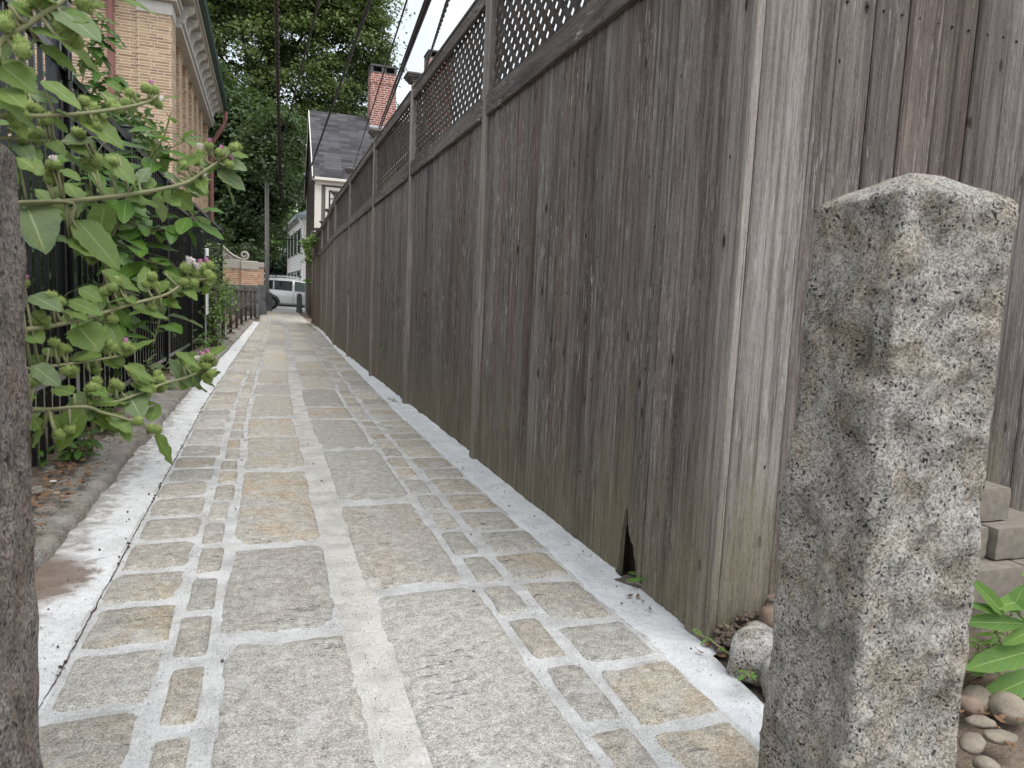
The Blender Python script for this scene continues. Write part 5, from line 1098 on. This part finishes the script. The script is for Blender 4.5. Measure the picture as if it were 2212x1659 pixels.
branch([(150, 880), (224, 892), (298, 914), (320, 930)], 1.42, 1.48, .0036,
       [(330, 924), (338, 932), (326, 936), (300, 908), (120, 930), (128, 938), (150, 930)], [((232, 894), (286, 934), 32), ((262, 906), (280, 952), 30), ((224, 886), (252, 908), 28), ((286, 908), (312, 918), 20), ((90, 930), (70, 900), 30), ((70, 960), (92, 930), 34), ((110, 900), (150, 940), 34), ((200, 880), (216, 910), 26)])
# pokeweed: upright plant with long leaves in front of the railings
poke = thing('pokeweed', 'upright pokeweed with long pointed leaves growing in front of the iron railings', 'plant', (-.93, 4.5, .05))
def sprig(root, stemname, pts, rad, nl, lmin, lmax, ratio, prof, mat, seed, droop=.15, spread=1.0, side=None, leafname='foliage'):
    rr = random.Random(seed); P_ = [Vector(p) for p in pts]; Q = []
    for i in range(len(P_) - 1):
        for s_ in range(8): Q.append(P_[i].lerp(P_[i + 1], s_ / 8))
    Q.append(P_[-1]); sm_ = MB(); sm_.tube(Q, [rad * (1 - .75 * i / len(Q)) for i in range(len(Q))], 8); lm = MB()
    for k in range(nl):
        f = .15 + .85 * (k + rr.random() * .6) / nl; q = Q[min(len(Q) - 1, int(f * (len(Q) - 1)))]; an = k * 2.4 + rr.uniform(-.4, .4)
        dv = Vector((math.cos(an) * .8, math.sin(an), rr.uniform(-.1, .6) + (.5 if k > nl - 4 else 0))).normalized() * spread
        if side: dv = (dv + Vector(side)).normalized()
        L = rr.uniform(lmin, lmax) * (1 - .35 * (f > .85)); pb = q + dv * L * .28; pt = pb + (dv + Vector((0, 0, -droop * 2))).normalized() * L
        sm_.tube([q, pb], [.0028, .0018], 5); leaf_shape(lm, pb, pt, L * ratio * rr.uniform(.85, 1.15), Vector((rr.uniform(-.3, .3), -.45, 1)), prof, rr.uniform(.1, .3), rr.uniform(.05, droop * 1.5), .05, rr.random() * 9, 9, 6)
    sm_.build(stemname, M_STEM, root, smooth=True); build_leaf(lm, leafname, mat, root)
pk = lambda x, y, Y=3.9: atY(x, y, Y)
for k_, (pts, r_, nl, l0, l1) in enumerate([([(-.93, 4.5, .05), pk(232, 560), pk(255, 470), pk(300, 375), pk(352, 300), pk(372, 238)], .012, 26, .13, .21), ([pk(255, 470), pk(330, 500), pk(400, 480), pk(428, 458)], .007, 20, .12, .18), ([pk(245, 520), pk(310, 560), pk(360, 575), pk(395, 590)], .007, 18, .13, .20), ([pk(300, 375), pk(345, 330), pk(410, 300)], .006, 11, .13, .20), ([pk(235, 540), pk(290, 640), pk(345, 690), pk(330, 750)], .007, 13, .13, .22), ([pk(250, 480), pk(200, 430), pk(190, 360), pk(230, 300)], .007, 18, .12, .19), ([pk(280, 420), pk(380, 420), pk(430, 400)], .006, 14, .11, .17), ([pk(240, 600), pk(200, 660), pk(220, 740)], .006, 13, .12, .19)]):
    sprig(poke, 'stem', pts, r_, nl, l0, l1, .44, 'lance', L_POKE, 3 + k_ * 5, .22)
# vine sprawling over the gate post
vine = thing('grape_vine', 'vine with bright lobed leaves climbing the railing beside the gate post', 'vine', (-1.02, 5.1, .05))
vp = lambda x, y, Y=5.2: atY(x, y, Y)
for i, (pts, nl) in enumerate([([(-1.02, 5.1, .05), vp(170, 600), vp(168, 400), vp(172, 200), vp(205, 60), vp(196, 18)], 42), ([vp(172, 260), vp(205, 190), vp(232, 170), vp(262, 178)], 20), ([vp(172, 150), vp(196, 105), vp(216, 80), vp(222, 40)], 22), ([vp(170, 330), vp(230, 380), vp(280, 440), vp(300, 500)], 26), ([vp(168, 420), vp(210, 480), vp(262, 560), vp(270, 640)], 26), ([vp(165, 240), vp(186, 220), vp(215, 240), vp(240, 260)], 18), ([vp(160, 640), vp(200, 700), vp(250, 740), vp(262, 770)], 18), ([vp(80, 560), vp(100, 640), vp(120, 720), vp(110, 800)], 14)]):
    sprig(vine, 'stem', pts, .006, nl, .085, .14, .85, 'maple', L_GRAPE, 40 + i, .35, 1., (.35, -.5, .1))
# ground weeds at the foot of the railings, and others dotted about
def weed(name, label, cat, x, y, z, nl, lmin, lmax, mat=L_POKE, hgt=.15, prof='ovate', ratio=.5, seed=1, group=None):
    r_ = thing(name, label, cat, (x, y, z), group); rr = random.Random(seed)
    for k in range(max(2, nl // 9)):
        dx, dy = rr.uniform(-.09, .09), rr.uniform(-.14, .14); sprig(r_, 'stem', [(x + dx * .3, y + dy * .3, z), (x + dx, y + dy, z + hgt * .6), (x + dx * 1.4 + rr.uniform(-.03, .03), y + dy * 1.3, z + hgt * rr.uniform(.8, 1.2))], .0028, 9, lmin, lmax, ratio, prof, mat, seed * 7 + k, .2)
    return r_
WG = 'weeds at the foot of the railings'
weed('weed', 'leafy weeds around the foot of the gate post', 'weed', -1.0, 4.25, .07, 60, .05, .10, L_GRAPE, .16, seed=2, group=WG); weed('weed', 'low weeds under the railings right of the gate post', 'weed', -.98, 5.15, .08, 70, .04, .08, L_POKE, .13, seed=3, group=WG)
weed('weed', 'broad-leaved weed clump at the railings, above the bare concrete', 'weed', -.94, 7.4, .09, 50, .08, .16, L_BURP, .24, seed=4, group=WG); weed('weed', 'green weeds at the kerb, below the white sign', 'weed', -.86, 11.2, .09, 50, .06, .12, L_POKE, .28, seed=5, group=WG)
weed('weed', 'tiny yellow-green weed under the fence post foot', 'weed', 1.255, 6.85, .01, 9, .02, .04, L_WEED, .03, seed=6); weed('weed', 'small bright weed showing inside the hole in the fence', 'weed', 1.335, 2.27, .0, 22, .035, .055, L_HICK, .08, seed=7)
weed('weed', 'tiny weed between the two granite rubble stones', 'weed', 1.285, 1.545, .045, 9, .018, .03, L_HICK, .035, seed=8)
weed('weed', 'lacy green weed beside the river cobbles', 'weed', 1.78, 1.30, .07, 40, .03, .055, L_HICK, .12, seed=9); weed('weed', 'low green weed behind the river cobbles at the picture edge', 'weed', 2.02, 1.36, .09, 40, .03, .05, L_HICK, .10, seed=12)
# sapling with large compound leaves at the right edge
sap = thing('sapling', 'young sapling with large light green leaflets at the picture edge', 'plant', (2.15, 1.2, .05))
mb = MB(); mb.tube([(2.15, 1.2, .04), (2.1, 1.2, .25), (2.06, 1.2, .42)], [.008, .006, .004], 8); mb.tube([(2.12, 1.2, .2), atY(2215, 1340, 1.2), atY(2200, 1325, 1.2)], .004, 6); mb.build('stem', M_STEM, sap, smooth=True)
lm = MB(); q = lambda x, y, Y=1.2: atY(x, y, Y)
for b0, t0, wd, pr in (((2168, 1325), (2105, 1252), 52, 'ovate'), ((2170, 1328), (2090, 1300), 22, 'lance'), ((2215, 1347), (2088, 1340), 42, 'lance'), ((2182, 1322), (2215, 1262), 50, 'ovate'), ((2240, 1290), (2148, 1310), 60, 'ovate'), ((2250, 1400), (2095, 1440), 62, 'lance'), ((2260, 1450), (2120, 1512), 60, 'lance'), ((2250, 1350), (2170, 1390), 36, 'lance'), ((2280, 1230), (2210, 1240), 50, 'ovate')):
    leaf_shape(lm, q(*b0), q(*t0), wd / F * 1.6, Vector((-.5, -.6, .7)), pr, .2, .06, .03, rng.random() * 9, 10, 6)
build_leaf(lm, 'foliage', L_HICK, sap)
# ------------------------------------------------------------------ rocks, blocks and litter
M_CONCB = plain('retaining_block', (.19, .165, .14), .95, .35, 40., bump=.006); M_RIVER = plain('river_stone', (.22, .19, .15), .85, .4, 22., bump=.004); M_REDR = plain('red_stone', (.20, .145, .115), .95, .35, 40., bump=.012)
M_CLOD = plain('soil_clod', (.115, .088, .07), .98, .3, 40., bump=.008)
def rock(name, label, cat, c, r_, mat, seed, group=None, amp=.22, rot=0., box=0):
    mb = MB(); mb.blob((0, 0, 0), (1, 1, 1), 26, 18, 0, 1.5, seed)
    for i, p in enumerate(mb.v):
        v = Vector(p); pw = 1 - .55 * box
        v = Vector([math.copysign(abs(a) ** pw, a) for a in v]); k = 1 + amp * fbm(v.x * 1.3 + seed, v.y * 1.3, v.z * 1.3 + seed, 3) + amp * .25 * fbm(v.x * 5, v.y * 5 + seed, v.z * 5, 3)
        mb.v[i] = tuple(v * k)
    Mx = Matrix.Translation(c) @ Matrix.Rotation(rot, 4, 'Z') @ Matrix.Diagonal((*r_, 1)); mb.v = [tuple(Mx @ Vector(p)) for p in mb.v]
    return tag(mb.build(name, mat, smooth=True), label, cat, group)
rock('rubble_stone', 'squared pale granite rubble stone at the fence corner, topped by soil', 'stone', (1.345, 1.59, .055), (.105, .065, .07), G_COB, 3.3, 'granite rubble at the fence corner', .15, .5, .6)
rock('rubble_stone', 'rounded granite rubble stone half hidden behind the large bollard', 'stone', (1.355, 1.44, .045), (.095, .07, .07), G_COB, 7.9, 'granite rubble at the fence corner', .15, -.3, .5)
rock('red_rock', 'reddish brown rock resting on crumbled soil by the fence corner post', 'rock', (1.445, 1.63, .115), (.068, .055, .05), M_REDR, 5.1, None, .3, .4, .4)
rock('red_rock', 'small brown stone in the soil heap at the foot of the corner post', 'rock', (1.375, 1.655, .098), (.022, .02, .018), M_REDR, 9.1, None, .3, .4, .3)
mb = MB()
for k in range(800):
    t_ = rng.random(); x = 1.30 + .24 * t_ + rng.gauss(0, .018); y = 1.69 + rng.gauss(0, .022); z = .03 + .10 * t_ + rng.gauss(0, .016); r_ = rng.uniform(.003, .012); mb.blob((x, y, z), (r_, r_, r_ * .8), 8, 6, .6, 2, rng.random() * 60)
tag(mb.build('soil_heap', M_CLOD, smooth=True), kind='stuff')
BX = 'stacked retaining wall blocks'
def block(label, x0, x1, y0, y1, z0, z1, seed, rz=0.):
    mb = MB(); n = 7; rr = random.Random(seed)
    for ax in range(3):
        for s_ in (0, 1):
            vs = []
            for j in range(n):
                for i in range(n):
                    u, v = i / (n - 1), j / (n - 1); p = [0, 0, 0]; p[ax] = s_; p[(ax + 1) % 3] = u; p[(ax + 2) % 3] = v; P_ = Vector((x0 + (x1 - x0) * p[0], y0 + (y1 - y0) * p[1], z0 + (z1 - z0) * p[2]))
                    c = Vector(((x0 + x1) / 2, (y0 + y1) / 2, (z0 + z1) / 2)); e = sum(1 for q in p if q in (0, 1)); P_ = c + (P_ - c) * (1 - .018 * (e - 1)) + Vector((fbm(P_.x * 20, P_.y * 20, P_.z * 20 + seed), fbm(P_.y * 20 + 5, P_.x * 20, P_.z * 20), fbm(P_.z * 20, P_.x * 20, P_.y * 20))) * .003
                    vs.append(P_)
            fs = [(j * n + i, j * n + i + 1, (j + 1) * n + i + 1, (j + 1) * n + i) if s_ else (j * n + i, (j + 1) * n + i, (j + 1) * n + i + 1, j * n + i + 1) for j in range(n - 1) for i in range(n - 1)]
            mb.add(vs, fs)
    o = auto_smooth(mb.build('retaining_block', M_CONCB), 50); return tag(o, label, 'block', BX)
block('topmost tan concrete retaining block of the stack against the fence', 2.0, 2.245, 1.56, 1.74, .405, .51, 1); block('grey concrete retaining block under the topmost one, at the picture edge', 2.12, 2.42, 1.50, 1.72, .30, .40, 2)
block('retaining block mostly hidden behind the large bollard, second course', 1.82, 2.112, 1.52, 1.72, .30, .40, 3); block('front tan retaining block of the third course beside the bollard edge', 1.9, 2.19, 1.45, 1.7, .19, .296, 4)
block('tan retaining block of the third course at the picture edge', 2.196, 2.48, 1.46, 1.7, .19, .295, 5); block('shadowed retaining block of the lowest course behind the sapling leaves', 1.85, 2.3, 1.48, 1.72, .075, .186, 6)  # lowest block keeps the stack's common material; it only sits in shadow
RG = 'smooth river cobbles on the soil'
for i, (x, y, Y, rx, ry, rz_, lab) in enumerate([(2112, 1515, 1.22, .045, .04, .036, 'pale egg-shaped river cobble touching the large bollard edge'), (2178, 1530, 1.16, .045, .042, .036, 'large rounded brown river cobble at the picture edge'), (2190, 1490, 1.26, .05, .03, .022, 'flat yellowish river cobble behind the large rounded one'), (2140, 1490, 1.36, .055, .035, .03, 'brown river cobble in shade under the leaves'), (2118, 1560, 1.13, .034, .02, .013, 'flat pale cobble sunk in soil below the egg-shaped one'), (2160, 1592, 1.08, .04, .024, .013, 'flat brown cobble half buried at the bottom edge'), (2100, 1605, 1.06, .042, .024, .016, 'long grey-brown cobble lying against the bollard foot'), (2130, 1652, 1.0, .026, .022, .015, 'small grey cobble at the very bottom edge'), (2095, 1525, 1.2, .03, .03, .025, 'reddish cobble peeping out behind the bollard edge'), (2205, 1465, 1.45, .05, .04, .03, 'dull cobble at the back near the retaining blocks')]):
    p = atY(x, y, Y); rock('river_cobble', lab, 'cobble', p, (rx, ry, rz_), M_RIVER if i != 8 else M_REDR, 2.2 * i + 1, RG, .12, rng.uniform(-.5, .5))
# leaf litter, grit and twigs
M_DEAD = plain('dead_leaf', (.165, .095, .055), .9, .45, 30.); M_STRAW = plain('straw_leaf', (.46, .36, .16), .9, .3, 30.); M_GRIT = plain('grit', (.10, .088, .078), .95, .5, 60.)
def litter(name, spots, n, smin, smax, mat):
    mb = MB()
    for k in range(n):
        x0, x1, y0, y1, zf = rng.choice(spots); x, y = rng.uniform(x0, x1), rng.uniform(y0, y1); s_ = rng.uniform(smin, smax); a = rng.uniform(0, 6.28); t_ = Vector((math.cos(a), math.sin(a), rng.uniform(-.15, .25))); b_ = Vector((-math.sin(a), math.cos(a), rng.uniform(-.3, .3))); c = Vector((x, y, zf(x, y) + .004 + s_ * .12)); cu = Vector((0, 0, s_ * rng.uniform(.05, .3)))
        mb.add([c - t_ * s_ + cu, c - t_ * s_ * .3 - b_ * s_ * .38, c + t_ * s_ * .4 - b_ * s_ * .3, c + t_ * s_ + cu, c + t_ * s_ * .3 + b_ * s_ * .36 + cu * .5, c - t_ * s_ * .5 + b_ * s_ * .3], [(0, 1, 5), (1, 2, 4, 5), (2, 3, 4)])
    return tag(mb.build(name, mat), kind='stuff')
kz = lambda x, y: gz(y) + .09; pz = lambda x, y: gz(y) + .012
litter('leaf_litter', [(-1.05, -.9, 3.2, 5.4, kz), (-1.0, -.92, 3.9, 4.6, kz), (-1.0, -.86, 5, 9, kz), (-.95, -.80, 3.0, 4.2, kz)], 260, .012, .035, M_DEAD)
litter('leaf_litter', [(-1.05, -.78, 1.6, 8, kz)], 420, .003, .009, M_CLOD)
litter('leaf_litter', [(-.55, -.32, 12, 25, pz), (-.3, -.1, 25, 35, pz), (1.3, 1.45, 23, 25, pz), (-.6, -.5, 16, 25, pz), (-.1, .3, 30, 35, pz)], 320, .018, .04, M_STRAW)
litter('leaf_litter', [(-.74, -.5, 2.4, 6.5, pz), (1.12, 1.26, 2, 9, pz), (1.2, 1.28, 1.6, 3.2, pz)], 26, .008, .02, M_DEAD)
litter('leaf_litter', [(1.6, 2.4, .9, 1.5, lambda x, y: .07)], 420, .004, .016, M_DEAD)
mb = MB()
for k in range(1500):
    b_ = rng.random()
    if b_ < .35: x, y = rng.uniform(-.75, -.51), rng.uniform(1.4, 6)
    elif b_ < .6: x, y = rng.uniform(1.12, 1.27), rng.uniform(1.3, 7)
    else: x, y = rng.choice([-.25, -.14, .29, .72, .86]) + rng.gauss(0, .025), rng.uniform(1.4, 6)
    r_ = rng.uniform(.0006, .0019) if rng.random() < .95 else rng.uniform(.003, .005); mb.blob((lane(x, y) if -.5 < x < 1.1 else x, y, gz(y) + .005 + (.004 if x < -.5 or x > 1.1 else 0)), r_, 6, 4, .3, 2, rng.random() * 50)
tag(mb.build('grit', M_GRIT, smooth=True), kind='stuff')
mb = MB()
for k in range(260):
    x, y = rng.uniform(-1.0, -.76), rng.uniform(1.8, 6); r_ = rng.uniform(.002, .007); mb.blob((x, y, gz(y) + .086), (r_, r_, r_ * .6), 6, 4, .3, 2, rng.random() * 50)
tag(mb.build('pebbles', M_CLOD, smooth=True), kind='stuff')
rock('pebble', 'grey-brown pebble lying on the kerb top', 'pebble', (-.86, 3.52, .10), (.016, .012, .009), M_RIVER, 4, None, .2)
rock('pebble', 'pale blue-grey flat pebble on the kerb soil', 'pebble', (-.93, 3.75, .098), (.016, .011, .006), M_PAV, 6, None, .2)
tw = MB(); tw.tube([(1.275, 8.6, .12), (1.268, 8.35, .30), (1.262, 8.22, .40)], [.003, .0025, .002], 6)
tg = thing('dry_stalk', 'dry stalk with one yellow-green leaf leaning on the fence', 'plant', (1.275, 8.6, .1)); tw.build('stem', M_STRAW, tg); lm = MB(); leaf_shape(lm, (1.262, 8.25, .38), (1.255, 8.05, .48), .05, (-1, -.3, .2), 'ovate'); build_leaf(lm, 'leaf', L_WEED, tg)
